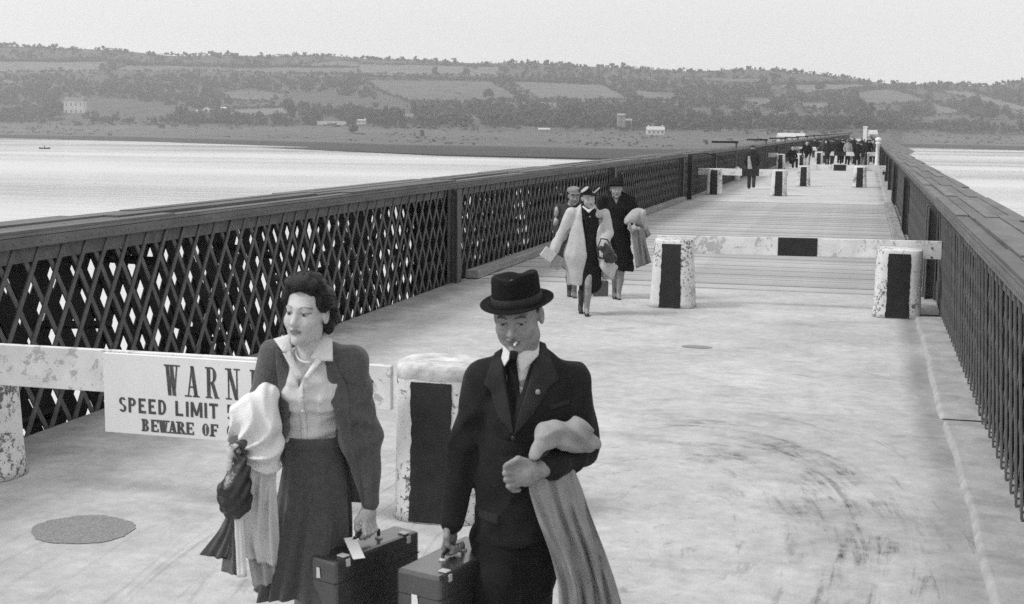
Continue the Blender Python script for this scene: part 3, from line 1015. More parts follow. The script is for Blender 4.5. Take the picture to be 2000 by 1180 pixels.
# ---- houses on the far bank
M_LIME = gmat('limewashed_wall', 0.58, rough=0.9, var=0.12, scale=0.6)
M_STONE = gmat('pale_stone_wall', 0.27, rough=0.9, var=0.25, scale=0.5)
M_SLATE = gmat('slate_roof', 0.14, rough=0.8, var=0.25, scale=0.8)
M_THATCH = gmat('pale_roof', 0.48, rough=0.9, var=0.2, scale=0.8)
M_PANE = gmat('window_glass', 0.10, rough=0.25, var=0.2, scale=2, spec=0.5)
def house(px, py, wpx, hpx, label, roof=0.35, wall=None, roofm=None, gable=False, nwin=3, floors=1, chim=1, depth=6.0, name='house'):
    P, mpp = on_land(px, py)
    h0 = empty(name, P, YAW)
    tag(h0, label, 'house', 'houses on the far bank')
    W, H = wpx * mpp, hpx * mpp
    hw = H * (1 - roof)
    d = depth
    wall, roofm = wall or M_LIME, roofm or M_SLATE
    MB().box(-W / 2, W / 2, 0, d, -1.2, hw).build('wall', wall, h0)
    rf = MB()
    if gable:
        rf.add([(-W / 2 - .2, -.2, hw), (W / 2 + .2, -.2, hw), (0, -.2, H), (-W / 2 - .2, d, hw), (W / 2 + .2, d, hw), (0, d, H)],
               [(0, 1, 2), (5, 4, 3), (0, 2, 5, 3), (1, 4, 5, 2), (0, 3, 4, 1)])
    else:
        rf.add([(-W / 2 - .2, -.25, hw), (W / 2 + .2, -.25, hw), (W / 2 + .2, d + .25, hw), (-W / 2 - .2, d + .25, hw), (-W / 2 - .2, d / 2, H), (W / 2 + .2, d / 2, H)],
               [(0, 1, 5, 4), (3, 4, 5, 2), (0, 4, 3), (1, 2, 5), (0, 3, 2, 1)])
    ro = rf.build('roof', wall if gable else roofm, h0)
    for c in range(chim):
        x = (-1) ** c * W * 0.4
        MB().box(x - .45, x + .45, d / 2 - .4, d / 2 + .4, hw, H + 0.9).build('chimney', wall, ro)
    for fl in range(floors):
        for i in range(nwin):
            x = -W / 2 + W * (i + 0.5) / nwin
            z0 = hw * (fl + 0.3) / floors
            wh = hw * 0.42 / floors
            wn_ = MB().box(x - .5, x + .5, -.05, 0.1, z0, z0 + wh).build('window', M_PANE, h0)
            MB().box(x - .62, x + .62, -.1, 0.05, z0 - .14, z0 - 0.005).build('sill', M_STONE, wn_)
    return h0
house(144, 224, 38, 34, 'large white two-storey house half hidden by trees at the upper left', 0.22, nwin=4, floors=2, chim=2, depth=9)
house(402, 220, 15, 10, 'small bright white gabled cottage on the wooded slope', 0.5, gable=True, nwin=1, chim=0)
house(388, 220, 11, 5, 'low white outhouse joined left of the gabled cottage', 0.3, roofm=M_LIME, nwin=1, chim=0)
house(434, 215, 14, 6, 'small low white shed right of the gabled cottage', 0.4, roofm=M_LIME, nwin=1, chim=0)
house(1213, 252, 14, 30, 'tall pale stone tower-like house in the wood at centre', 0.12, wall=M_STONE, roofm=M_STONE, nwin=1, floors=3, chim=0, depth=5)
house(1228, 250, 12, 18, 'pale stone wing right of the tower-like house', 0.2, wall=M_STONE, roofm=M_STONE, nwin=1, floors=2, chim=0, depth=5)
house(1281, 262, 34, 15, 'long low whitewashed cottage on the bank right of the stone house', 0.45, roofm=M_THATCH, nwin=4, chim=2)
house(705, 240, 18, 7, 'whitish cottage at the end of the white wall', 0.35, roofm=M_THATCH, nwin=2, chim=1)
house(1063, 258, 22, 8, 'faint pale farm shed at the water meadow edge', 0.4, wall=M_STONE, roofm=M_THATCH, nwin=2, chim=0)
house(1547, 277, 52, 17, 'long white building by the bridge end, left of the crowd', 0.45, roofm=M_LIME, nwin=5, chim=1)
house(1706, 268, 16, 14, 'small white-roofed hut right of the white pillar at the bridge end', 0.6, roofm=M_LIME, nwin=1, chim=0, depth=4)
Pw, mpp = on_land(648, 241)
wl_ = MB().box(-11, 11, -0.2, 0.2, -1, 1.6).build('boundary_wall', M_LIME)
wl_.location = Pw; wl_.rotation_euler = (0, 0, YAW)
tag(wl_, 'long low white boundary wall on the far bank', 'wall')
# pale track up the hill and white pillar at the end of the bridge
tv = []
for t in np.linspace(0, 1, 16):
    P, mpp = on_land(1637 + 22 * t, 214 - 35 * t)
    tv += [P - RH * 1.6 + (0, 0, .5), P + RH * 1.6 + (0, 0, .5)]
tag(link('hill_track', npmesh('hill_track', tv, np.array([(2 * i, 2 * i + 1, 2 * i + 3, 2 * i + 2) for i in range(15)])), M_STONE), 'pale straight track climbing the hill above the bridge end', 'track', kind='structure')
M_WPAINT = gmat('white_post_paint', 0.75, rough=0.7, var=0.12, scale=3)
pl = empty('gate_pillar', (-0.95, Y_END - 1, -0.5))
tag(pl, 'tall white pillar at the far end of the bridge', 'pillar')
MB().box(-.62, .62, -.62, .62, 0, 4.3).build('shaft', M_WPAINT, pl)
MB().box(-.78, .78, -.78, .78, 4.303, 4.75).build('cap', M_WPAINT, pl)
# approach embankment where the bridge lands
eb = []
for y, wdt, z in ((Y_END - 0.5, 12, -0.12), (Y_END + 60, 20, -0.6), (Y_END + 160, 30, -3.4)):
    eb.append([(-2.5 - wdt - 9, y, -6.5), (-2.5 - wdt, y, z), (-2.5 + wdt * 0.55, y, z), (-2.5 + wdt * 0.55 + 8, y, -6.5)])
V = [p for row in eb for p in row]
o = link('approach_bank', npmesh('approach_bank', V, np.array([(i * 4 + j, i * 4 + j + 1, i * 4 + j + 5, i * 4 + j + 4) for i in range(2) for j in range(3)] + [(0, 3, 2, 1)]), False), gmat('bank_grass', 0.15, rough=0.95, var=0.3, scale=0.3))
tag(o, 'low grassy bank where the bridge reaches land', 'bank', kind='structure')
# rowing boat
bp_ = ground(87, 291, WZ)
bt = empty('rowing_boat', bp_, YAW + 0.1)
tag(bt, 'tiny dark rowing boat on the water at far left', 'boat')
rings = []
M_BOAT = gmat('boat_tar', 0.03, rough=0.7, var=0.2, scale=2)
for i in range(9):
    u = i / 8 * 2 - 1
    w = 0.62 * (1 - abs(u) ** 2.6) + 0.03
    zt = 0.42 + 0.16 * u * u
    rings.append([(u * 1.9, -w, zt), (u * 1.9, -w * 0.85, 0.1), (u * 1.9, 0, -0.08 + 0.2 * u ** 4), (u * 1.9, w * 0.85, 0.1), (u * 1.9, w, zt), (u * 1.9, w * 0.85, zt), (u * 1.9, 0, 0.12 + 0.25 * u ** 4), (u * 1.9, -w * 0.85, zt)])
loft('hull', rings, M_BOAT, bt)
MB().box(-.3, -.05, -.5, .5, .3, .34).build('thwart', M_BOAT, bt)
BOAT_P = bp_

# ---- haze over the river and the hills
hz = MB().box(-3450, 3450, -360, 3150, -8.0, 190).build('haze', None)
mh = bpy.data.materials.new('haze_air')
mh.use_nodes = True
nt = mh.node_tree
nt.nodes.remove(nt.nodes["Principled BSDF"])
pv = nt.nodes.new("ShaderNodeVolumePrincipled")
pv.inputs['Color'].default_value = (0.97, 0.97, 0.97, 1)
pv.inputs['Density'].default_value = 0.00027
pv.inputs['Anisotropy'].default_value = 0.2
nt.links.new(pv.outputs[0], nt.nodes["Material Output"].inputs['Volume'])
hz.data.materials.clear(); hz.data.materials.append(mh)
tag(hz, 'pale haze over the river and hills', 'haze', kind='stuff')
# ================================================================== BARRIERS, SIGN, POSTS
def paint_mat(name, v, chip, amount=0.5, sc=14):
    m, n, l, b = node_mat(name)
    tc = n.new("ShaderNodeTexCoord").outputs['Object']
    oi = n.new("ShaderNodeObjectInfo").outputs['Random']
    sh = n.new("ShaderNodeVectorMath"); sh.operation = 'ADD'
    cx = n.new("ShaderNodeCombineXYZ"); l.new(mth(n, l, 'MULTIPLY', oi, 37.0), cx.inputs[2]); l.new(mth(n, l, 'MULTIPLY', oi, 11.0), cx.inputs[0])
    l.new(tc, sh.inputs[0]); l.new(cx.outputs[0], sh.inputs[1])
    a = noise(n, l, sh.outputs[0], sc, 6, 0.7, 0.4)
    big = noise(n, l, sh.outputs[0], 2.6, 3, 0.5)
    c = ramp_node(n, l, mth(n, l, 'ADD', a, mth(n, l, 'MULTIPLY', mth(n, l, 'SUBTRACT', big, 0.5), 0.55)), 0.60 - 0.1 * amount, 0.66 - 0.1 * amount)
    base = ramp_node(n, l, noise(n, l, sh.outputs[0], 5, 5, 0.6), 0.3, 0.7, v * 0.84, v * 1.06)
    mx = n.new("ShaderNodeMix"); mx.data_type = 'FLOAT'
    l.new(c, mx.inputs[0]); l.new(base, mx.inputs[2]); mx.inputs[3].default_value = chip
    grey(n, l, mx.outputs[0], b.inputs['Base Color'])
    b.inputs['Roughness'].default_value = 0.75
    b.inputs['Specular IOR Level'].default_value = 0.3
    bumpn(n, l, mth(n, l, 'ADD', mth(n, l, 'MULTIPLY', c, -0.6), mth(n, l, 'MULTIPLY', a, 0.5)), b, 0.5, 0.008)
    return m
M_WHITE = paint_mat('chipped_white_paint', 0.74, 0.15, 0.62, 26)
M_BOARD = paint_mat('white_board_paint', 0.76, 0.46, 0.35, 12)
M_BLACK = gmat('black_paint', 0.022, rough=0.6, var=0.4, scale=8, bump=0.3, bscale=30)
M_CAP = gmat('bare_bollard_top', 0.56, rough=0.9, var=0.4, scale=9, bump=0.6, bscale=30)
def bollard(x, y, label, h=0.88, w0=0.29, w1=0.255, seed=0, power=4.0, facing=0.0):
    b = empty('bollard', (x, y, 0), facing)
    tag(b, label, 'bollard', 'striped bollards of the road barriers')
    r = np.random.default_rng(seed)
    n, nz = 48, 14
    ph = r.uniform(0, 6.28, 8)
    def surf(t, u, off=0.0):
        rad = w0 + (w1 - w0) * u + 0.012 * math.exp(-u * 14) + off
        rad *= 1 + 0.008 * math.sin(3 * t + ph[0] + 2 * u) + 0.006 * math.sin(7 * t + ph[1] + 9 * u) + 0.006 * math.sin(11 * u + ph[2])
        ct, st = math.cos(t), math.sin(t)
        q = (abs(ct) ** power + abs(st) ** power) ** (-1 / power)
        return (rad * q * ct, rad * q * st * 0.92, 0.004 + u * h)
    rings = [[surf(2 * math.pi * k / n, i / nz) for k in range(n)] for i in range(nz + 1)]
    top = rings[-1]
    rings.append([(p[0] * 0.97, p[1] * 0.97, p[2] + 0.012) for p in top])
    loft('body', rings, M_WHITE, b)
    if seed == 2:
        capr = [[(p[0] * s, p[1] * s, h + dz) for p in top] for s, dz in ((1.004, -0.072), (1.012, -0.068), (1.012, -0.006), (0.985, 0.016), (0.6, 0.022))]
        loft('cap', capr, M_CAP, b)
    # black stripe down the road face: a painted skin 3 mm proud with a wobbling edge
    nzs, nt_ = 30, 12
    P = []
    for i in range(nzs + 1):
        u = 0.005 + i / nzs * (0.905 if seed == 2 else 0.955)
        hw = 0.45 + 0.009 * math.sin(u * 17 + ph[3]) + 0.008 * math.sin(u * 61 + ph[4])
        a0, a1 = -math.pi / 2 - hw + 0.008 * math.sin(u * 43 + ph[5]), -math.pi / 2 + hw
        P.append([surf(a0 + (a1 - a0) * j / nt_, u, 0.0035) for j in range(nt_ + 1)])
    V = [p for row in P for p in row]
    N = nt_ + 1
    link('black_stripe', npmesh('black_stripe', V, np.array([(i * N + j, i * N + j + 1, (i + 1) * N + j + 1, (i + 1) * N + j) for i in range(nzs) for j in range(nt_)])), M_BLACK, b)
    return b
def board(x0, x1, y, z0a, z0b, hgt, label, patches=(), thick=0.05):
    """barrier board from x0 to x1, its lower edge at z0a (left) and z0b (right)"""
    b = empty('barrier_board', (x0, y, 0))
    tag(b, label, 'barrier board', 'white boards of the road barriers')
    L = x1 - x0
    def slab(a, c, off, nm, mat):
        za, zb = z0a + (z0b - z0a) * a / L, z0a + (z0b - z0a) * c / L
        o = 0.002 if off else 0
        MB().add([(a, -thick / 2 - off, za - o), (c, -thick / 2 - off, zb - o), (c, thick / 2 + off, zb - o), (a, thick / 2 + off, za - o),
                  (a, -thick / 2 - off, za + hgt + o), (c, -thick / 2 - off, zb + hgt + o), (c, thick / 2 + off, zb + hgt + o), (a, thick / 2 + off, za + hgt + o)],
                 [(0, 3, 2, 1), (4, 5, 6, 7), (0, 1, 5, 4), (1, 2, 6, 5), (2, 3, 7, 6), (3, 0, 4, 7)]).build(nm, mat, b, bevel=0.004 if not off else 0.0)
    slab(0, L, 0, 'plank', M_BOARD)
    for a, c in patches:
        slab(a - x0, c - x0, 0.003, 'black_band', M_BLACK)
    for bx in (0.12, L - 0.12):
        for dz in (0.06, 0.18):
            MB().lathe([(0.014, 0), (0.012, 0.012)], 8).build('bolt', M_IRON, b).matrix_local = Matrix.Translation((bx, -thick / 2 - 0.001, z0a + dz)) @ Matrix.Rotation(math.pi / 2, 4, 'X')
    return b
bollard(-5.62, 7.27, 'striped bollard cut by the left edge of the picture', 0.83, 0.27, 0.225, seed=1, power=2.3)
bollard(-2.40, 7.33, 'large striped bollard between the woman and the man', 0.93, 0.27, 0.26, seed=2, power=3.4)
board(-6.0, -2.60, 6.98, 0.685, 0.70, 0.262, 'long white barrier board behind the warning sign, nearest the camera', [], 0.05)
bollard(-2.42, 17.2, 'striped bollard beside the walking women, left end of the middle barrier', 0.88, 0.295, 0.25, seed=3)
bollard(0.455, 17.2, 'striped bollard with flaking paint by the right girder', 0.85, 0.29, 0.285, seed=4)
board(-2.70, 0.98, 17.52, 0.68, 0.715, 0.235, 'white barrier board with black centre band between the middle bollards', [(-1.085, -0.575)])
bollard(-5.36, 48.2, 'left bollard of the barrier the man walks towards', 0.93, seed=5)
bollard(-3.03, 48.2, 'right bollard of the barrier the man walks towards', 0.93, seed=6)
board(-6.0, -2.75, 48.55, 0.70, 0.69, 0.25, 'white barrier board just beyond the man walking away, left of the road', [(-4.4, -3.78)])
bollard(-2.57, 57.2, 'left bollard of the far right-hand barrier', 0.86, seed=7)
bollard(-0.25, 57.2, 'right bollard of the far right-hand barrier', 0.87, seed=8)
board(-2.2, 0.8, 57.5, 0.68, 0.68, 0.25, 'white board of the far right-hand barrier with black band', [(-1.35, -0.83)])
bollard(-5.2, 83.5, 'distant bollard left of the road below the girder cap', 0.9, seed=9)
bollard(-3.9, 83.5, 'distant bollard left of the road beside the seated man', 0.9, seed=10)
board(-6.0, -3.7, 83.9, 0.7, 0.7, 0.27, 'distant white board left of the road near the seated man', [(-5.4, -4.7)])
bollard(-3.2, 93.0, 'distant bollard in front of the crowd, left one of its pair', 0.9, seed=11)
bollard(-0.1, 93.0, 'distant bollard in front of the crowd, right one of its pair', 0.9, seed=12)
board(-3.5, 0.85, 93.4, 0.68, 0.68, 0.28, 'distant white board running across in front of the crowd', [(-2.2, -1.4)])
bollard(-5.3, 112.0, 'remote bollard behind the first people of the crowd', 0.9, seed=13)
board(-6.0, -3.4, 112.4, 0.75, 0.75, 0.3, 'remote white board at the left girder behind the crowd', [])
bollard(-1.4, 125.0, 'remote bollard among the crowd, left one', 0.9, seed=14)
bollard(-0.2, 125.0, 'remote bollard among the crowd, right one', 0.9, seed=15)
board(-2.6, 0.85, 125.4, 0.7, 0.7, 0.28, 'remote white board among the crowd on the right', [(-1.0, -0.5)])
# white ball-topped posts on the right, dark gate post on the left
def ball_post(x, y, h, label, r_=0.17):
    p = empty('ball_post', (x, y, 0))
    tag(p, label, 'post')
    MB().lathe([(r_, 0.0), (r_, 0.25), (r_ * 0.8, 0.3), (r_ * 0.75, h - 0.45), (r_ * 1.05, h - 0.4), (r_ * 1.05, h - 0.33), (r_ * 0.5, h - 0.3)], 16).build('shaft', M_WPAINT, p, True)
    MB().lathe([(0.03, h - 0.32), (r_ * 0.9, h - 0.26), (r_ * 1.2, h - 0.15), (r_ * 0.9, h - 0.04), (0.03, h)], 16).build('ball', M_WPAINT, p, True)
ball_post(0.66, 86.7, 2.0, 'white round post with ball top by the right girder, right of the crowd')
gp = empty('gate_post', (-5.75, 44.25, 0))
tag(gp, 'dark iron post with curved bracket at the end of the timber decking, left', 'post')
MB().box(-.07, .07, -.07, .07, 0, 1.52).build('shaft', M_IRON_D, gp)
MB().tube([(0, 0, 1.5), (0.5, 0.2, 1.56), (0.95, 0.5, 1.45), (1.15, 0.7, 1.2)], 0.022, 6).build('bracket', M_IRON_D, gp, True)
ms = empty('marker_stone', (-5.85, 62.0, 0))
tag(ms, 'low white marker stone at the foot of the left girder', 'stone')
MB().lathe([(0.16, 0), (0.15, 0.5), (0.1, 0.62), (0.02, 0.66)], 12).build('stone', M_WPAINT, ms, True)

# ---- the warning sign
M_SIGN = gmat('sign_panel_white', 0.80, rough=0.7, var=0.05, scale=3, bump=0.1, bscale=20)
M_INK = gmat('sign_lettering', 0.085, rough=0.8, var=0.4, scale=25)
SX0, SX1, SZ0, SZ1 = -4.458, -2.98, 0.452, 0.945
sg = empty('warning_sign', (SX0, 6.93, 0))
tag(sg, 'white painted sign with dark lettering warning of a speed limit, nailed to the board', 'sign')
MB().box(0, SX1 - SX0, -0.012, 0.018, SZ0, SZ1).build('panel', M_SIGN, sg, bevel=0.002)
def stroke(mb, a, b, w, y):
    a, b = np.array(a, float), np.array(b, float)
    # slanted stroke with horizontal ends
    mb.add([(a[0] - w / 2, y, a[1]), (a[0] + w / 2, y, a[1]), (b[0] + w / 2, y, b[1]), (b[0] - w / 2, y, b[1])], [(0, 1, 2, 3)])
def arc(mb, cx, cz, rx, rz, t0, t1, w, y, thin=0.45, n=18):
    V, Fq = [], []
    for i in range(n + 1):
        t = math.radians(t0 + (t1 - t0) * i / n)
        ww = w * (thin + (1 - thin) * abs(math.cos(t)))
        V += [(cx + (rx) * math.cos(t), y, cz + rz * math.sin(t)), (cx + (rx - ww) * math.cos(t), y, cz + (rz - ww * 0.7) * math.sin(t))]
    for i in range(n):
        Fq.append((2 * i, 2 * i + 1, 2 * i + 3, 2 * i + 2))
    mb.add(V, Fq)
def glyph(mb, ch, x, z, w, h, T, t, y, serif=True):
    """letter in box (x, z, w, h): T thick stem, t thin stem"""
    sh = t * 0.9
    yy = [y]
    def st(a, b, ww):
        yy[0] -= 0.00006
        stroke(mb, (x + a[0] * w, z + a[1] * h), (x + b[0] * w, z + b[1] * h), ww, yy[0])
    def se(cx, cz, ww):
        if serif:
            yy[0] -= 0.00006
            zc = z + cz * h
            mb.add([(x + cx * w - ww / 2, yy[0], zc - (sh if cz > .5 else 0)), (x + cx * w + ww / 2, yy[0], zc - (sh if cz > .5 else 0)), (x + cx * w + ww / 2, yy[0], zc + (0 if cz > .5 else sh)), (x + cx * w - ww / 2, yy[0], zc + (0 if cz > .5 else sh))], [(0, 1, 2, 3)])
    def hb(x0, x1, cz, ww=None):
        yy[0] -= 0.00006
        ww = ww or t
        zc = z + cz * h
        mb.add([(x + x0 * w, yy[0], zc - ww / 2), (x + x1 * w, yy[0], zc - ww / 2), (x + x1 * w, yy[0], zc + ww / 2), (x + x0 * w, yy[0], zc + ww / 2)], [(0, 1, 2, 3)])
    def ar(cx, cz, rx, rz, t0, t1, ww):
        yy[0] -= 0.00006
        arc(mb, x + cx * w, z + cz * h, rx * w, rz * h, t0, t1, ww, yy[0], 0.4 if serif else 0.85)
    S = T * 1.9
    if ch == 'W':
        st((.12, 1), (.30, 0), T); st((.50, .95), (.30, 0), t); st((.46, 1), (.68, 0), T); st((.92, 1), (.68, 0), t); se(.12, 1, S); se(.5, 1, S); se(.9, 1, S)
    elif ch == 'A':
        st((.5, 1), (.16, 0), t); st((.5, 1), (.82, 0), T); hb(.28, .74, .32); se(.16, 0, S); se(.82, 0, S)
    elif ch == 'R':
        st((.2, 0), (.2, 1), T); ar(.42, .745, .42, .255, -90, 90, T); hb(.15, .45, 1 - t / 2 / h); hb(.15, .5, .5); st((.5, .5), (.84, 0), T); se(.2, 0, S); se(.2, 1, S); se(.86, 0, S * .7)
    elif ch == 'N':
        st((.16, 0), (.16, 1), t); st((.18, 1), (.80, 0), T); st((.84, 0), (.84, 1), t); se(.16, 0, S * .9); se(.14, 1, S * .9); se(.84, 1, S * .9)
    elif ch == 'I':
        st((.5, 0), (.5, 1), T); se(.5, 0, S); se(.5, 1, S)
    elif ch in 'GC':
        ar(.52, .5, .42, .5, 48, 312, T)
        if ch == 'G':
            st((.8, .08), (.8, .42), T); se(.8, .42, S)
        else:
            st((.84, .72), (.84, .95), t)
    elif ch == 'B':
        st((.2, 0), (.2, 1), T); ar(.42, .755, .36, .245, -90, 90, T); ar(.42, .265, .42, .265, -90, 90, T); hb(.15, .45, 1 - t / 2 / h); hb(.15, .45, .51); hb(.15, .45, t / 2 / h); se(.16, 0, S * .7); se(.16, 1, S * .7)
    elif ch == 'E':
        st((.22, 0), (.22, 1), T); hb(.12, .86, 1 - t / 2 / h); hb(.2, .66, .51); hb(.12, .88, t / 2 / h)
        if serif:
            st((.86, .72), (.86, 1), t); st((.88, 0), (.88, .28), t); st((.66, .4), (.66, .62), t)
    elif ch == 'F':
        st((.22, 0), (.22, 1), T); hb(.12, .86, 1 - t / 2 / h); hb(.2, .66, .5); se(.22, 0, S)
        if serif:
            st((.86, .72), (.86, 1), t); st((.66, .38), (.66, .62), t)
    elif ch == 'O':
        ar(.5, .5, .42, .5, 0, 360, T)
    elif ch == 'S':
        ar(.5, .735, .38, .265, 25, 270, T); ar(.5, .265, .40, .265, -155, 90, T)
    elif ch == 'P':
        st((.2, 0), (.2, 1), T); ar(.42, .715, .45, .285, -90, 90, T); hb(.15, .45, 1 - t / 2 / h); hb(.15, .45, .43 + t / 2 / h)
    elif ch == 'D':
        st((.2, 0), (.2, 1), T); ar(.4, .5, .5, .5, -90, 90, T); hb(.15, .45, 1 - t / 2 / h); hb(.15, .45, t / 2 / h)
    elif ch == 'L':
        st((.2, 0), (.2, 1), T); hb(.15, .88, t / 2 / h)
    elif ch == 'M':
        st((.13, 0), (.13, 1), T); st((.16, 1), (.5, .1), T * .9); st((.84, 1), (.5, .1), T * .9); st((.87, 0), (.87, 1), T)
    elif ch == 'T':
        st((.5, 0), (.5, 1), T); hb(.04, .96, 1 - t / 2 / h)
    elif ch == '5':
        hb(.18, .88, 1 - t / 2 / h); st((.24, .45), (.24, 1), t); ar(.46, .32, .42, .33, -150, 120, T)
def lettering(text, x, z, w, h, gap, T, t, serif, space=None):
    for ch in text:
        mb = MB()
        if ch == ' ':
            x += space or w * 0.7
            continue
        ww = w * (0.5 if ch == 'I' and not serif else 1.3 if ch == 'M' else 1)
        glyph(mb, ch, x, z, ww, h, T, t, -0.0135, serif)
        mb.build('letter', M_INK, sg)
        x += ww + gap
def sx(px, z):
    """x on the sign panel of a surveyed picture column"""
    d = ray(px, z)
    t = 6.917 / d[1]
    P = EYE_P + d * t
    return P[0] - SX0, P[2]
for txt, (xa, ya), (xb, yb), n_adv, hpx, serif in (('WARNING', (325, 772), (490, 779), 4, 60, True), ('SPEED LIMIT 5', (231, 804), (430, 811), None, 29, False), ('BEWARE OF C', (278, 842), (432, 850), None, 24, True)):
    x0, z0 = sx(xa, ya)
    x1, z1 = sx(xb, yb)
    hgt = sx(xa, ya - hpx)[1] - z0
    if txt == 'WARNING':
        adv = (sx(443, ya)[0] - x0) / 3
        lettering(txt, x0, z0, adv * 0.60, hgt, adv * 0.40, 0.024, 0.010, True)
    elif txt.startswith('SPEED'):
        w_ = (x1 - x0) / 10.45
        lettering(txt, x0, z0, w_ * 0.96, hgt, w_ * 0.07, 0.0185, 0.0165, False, w_ * 0.72)
    else:
        w_ = (x1 - x0) / 9.1
        lettering(txt, x0, z0, w_ * 0.94, hgt, w_ * 0.08, 0.020, 0.010, True, w_ * 0.75)
# ================================================================== PEOPLE
class Fig:
    """a figure surveyed at horizontal distance Dh in front of the camera; local x = right, y = away, z = up"""
    def __init__(s, Dh, px):
        s.Dh = Dh
        d = ray(px, 700)
        s.l0 = (d @ RH) / (d @ YH) * Dh
        s.loc = RH * s.l0 + YH * Dh
    def __call__(s, px, py, dd=0.0):
        d = ray(px, py)
        t = (s.Dh + dd) / (d @ YH)
        P = EYE_P + d * t
        return np.array([P @ RH - s.l0, dd, P[2]])
    def xz(s, px, py, dd=0.0):
        q = s(px, py, dd)
        return (q[0], q[2])
    def root(s, name='person'):
        return empty(name, s.loc, YAW)
M_SKIN = gmat('skin', 1.0, rough=0.5, var=0.14, scale=45, tone=True, spec=0.4, bump=0.25, bscale=260)
def cloth(name, v, var=0.18, scale=24, bump=0.45, bscale=220, sheen=0.0, rough=0.9, spec=0.12, wrinkle=0.75, wscale=6.0):
    return gmat(name, v, rough=rough, var=var, scale=scale, bump=bump, bscale=bscale, sheen=sheen if v > .05 else sheen * .2, spec=spec, wrinkle=wrinkle, wscale=wscale)
def folds(A, f, seed=0, mask=None):
    r = np.random.default_rng(seed)
    a = r.uniform(-1, 1, (4, 3)); ph = r.uniform(0, 6.28, 4)
    def fn(X, Y, Z):
        w = 1.4 * np.sin(f * 0.5 * (a[0, 0] * X + a[0, 1] * Y + a[0, 2] * Z) + ph[0])
        d = 1.5 * np.abs(np.sin(.5 * f * (a[1, 0] * X + a[1, 1] * Y + 0.8 * a[1, 2] * Z) + ph[1] + w)) - .9 + 0.6 * np.sin(1.7 * f * (a[2, 0] * X + a[2, 1] * Y + a[2, 2] * Z) + ph[2] - w)
        d = d * A
        return d if mask is None else d * mask(X, Y, Z)
    return fn
def add_head(S, c, R, s=1.0, fem=False, fk=1.0, lid=.0065):
    """face towards local -y; c = point between the ears"""
    c = np.asarray(c, float)
    T = lambda *p: c + R @ (np.array(p) * s)
    wf = np.array((fk, 1, 1))
    def B(p, r, k, op='u'):
        S.ball(T(*(np.array(p) * wf)), np.array(r) * wf * s, k * s, R, op)
    j = 0.9 if fem else 1.1
    B((0, .018, .036), (.075, .094, .084), .02)
    B((0, -.022, -.025), (.063, .070, .085), .03)
    B((0, -.034, -.076), (.047 * j, .047, .040), .03)
    for sx_ in (-1, 1):
        B((sx_ * .036, -.060, -.034), (.026, .024, .026), .02)
        B((sx_ * .043 * j, -.008, -.070), (.018, .034, .026), .03)
    B((0, -.078, -.104), (.020 * j, .017, .016), .02)
    if not fem:
        for sx_ in (-1, 1):
            S.cone(T(sx_ * .019, -.100, -.038), T(sx_ * .034, -.084, -.072), .0035 * s, .0035 * s, .010 * s, op='s')
            B((sx_ * .032, -.083, -.016), (.016, .007, .006), .008)
        S.cone(T(-.018, -.088, -.086), T(.018, -.088, -.086), .003 * s, .003 * s, .010 * s, op='s')
    B((0, -.077, .020), (.050, .015, .011 if fem else .013), .018)
    S.cone(T(0, -.085, .008), T(0, -.108 - (.0 if fem else .006), -.034), .0085 * s, .0125 * s, .014 * s)
    for sx_ in (-1, 1):
        B((sx_ * .011, -.097, -.040), (.0085, .010, .0075), .008)
        B((sx_ * .032, -.098, -.001), (.017, .015, .0105), .012, 's')
        B((sx_ * .076, .012, -.008), (.010, .021, .034), .008)
        B((sx_ * .085, .006, -.006), (.006, .010, .020), .006, 's')
    for sx_ in (-1, 1):                                    # upper and lower eyelids over the eyeballs
        S.ball(T(sx_ * .031 * fk, -.0748, lid - .0015), np.full(3, .0138 * s), .003 * s)
        S.ball(T(sx_ * .031 * fk, -.0735, -.0105), np.full(3, .0112 * s), .004 * s)
    B((0, -.0905, -.0625), (.022, .010, .0055), .006)
    B((0, -.088, -.0725), (.019, .010, .0065), .006)
    B((0, -.103, -.0672), (.021, .012, .0016), .003, 's')
    def tone(V, skin=0.42, lip=0.5, brow=0.16, lash=0.5):
        L = (V - c) @ R / s
        t = np.full(len(V), skin)
        front = L[:, 1] < -.055
        m = front & (np.abs(L[:, 0]) < .024) & (np.abs(L[:, 2] + .0675) < .0105 - .0065 * (np.abs(L[:, 0]) / .024) ** 2)
        t[m] *= lip
        for sx_ in (-1, 1):
            x = L[:, 0] * sx_
            m = front & (x > .012) & (x < .052) & (np.abs(L[:, 2] - (.0185 + .006 * np.sin((x - .012) / .04 * 3.0))) < (.003 if fem else .0045))
            t[m] *= brow / skin
            m = front & (x > .014) & (x < .05) & (np.abs(L[:, 2] - (lid - .006)) < .0026)       # lashes along the upper lid
            t[m] *= lash
        return t
    return T, tone
def eyes(T, R, s, parent, fem=False, fk=1.0):
    for sx_ in (-1, 1):
        p = T(sx_ * .031 * fk, -.0755, -.0015)
        me = MB()
        bm = bmesh.new()
        bmesh.ops.create_uvsphere(bm, u_segments=20, v_segments=14, radius=.0125 * s)
        m_ = bpy.data.meshes.new('eye')
        bm.to_mesh(m_); bm.free()
        t = []
        for v in m_.vertices:
            q = v.co / (.0125 * s)
            loc = R.T @ np.array(q)
            d = math.hypot(loc[0], loc[2] + 0.1)
            t.append(0.03 if (loc[1] < 0 and d < 0.55) else 0.34)
        a = m_.attributes.new('tone', 'FLOAT', 'POINT'); a.data.foreach_set('value', t)
        m_.polygons.foreach_set('use_smooth', [True] * len(m_.polygons))
        o = link('eye', m_, M_SKIN, parent)
        o.location = p
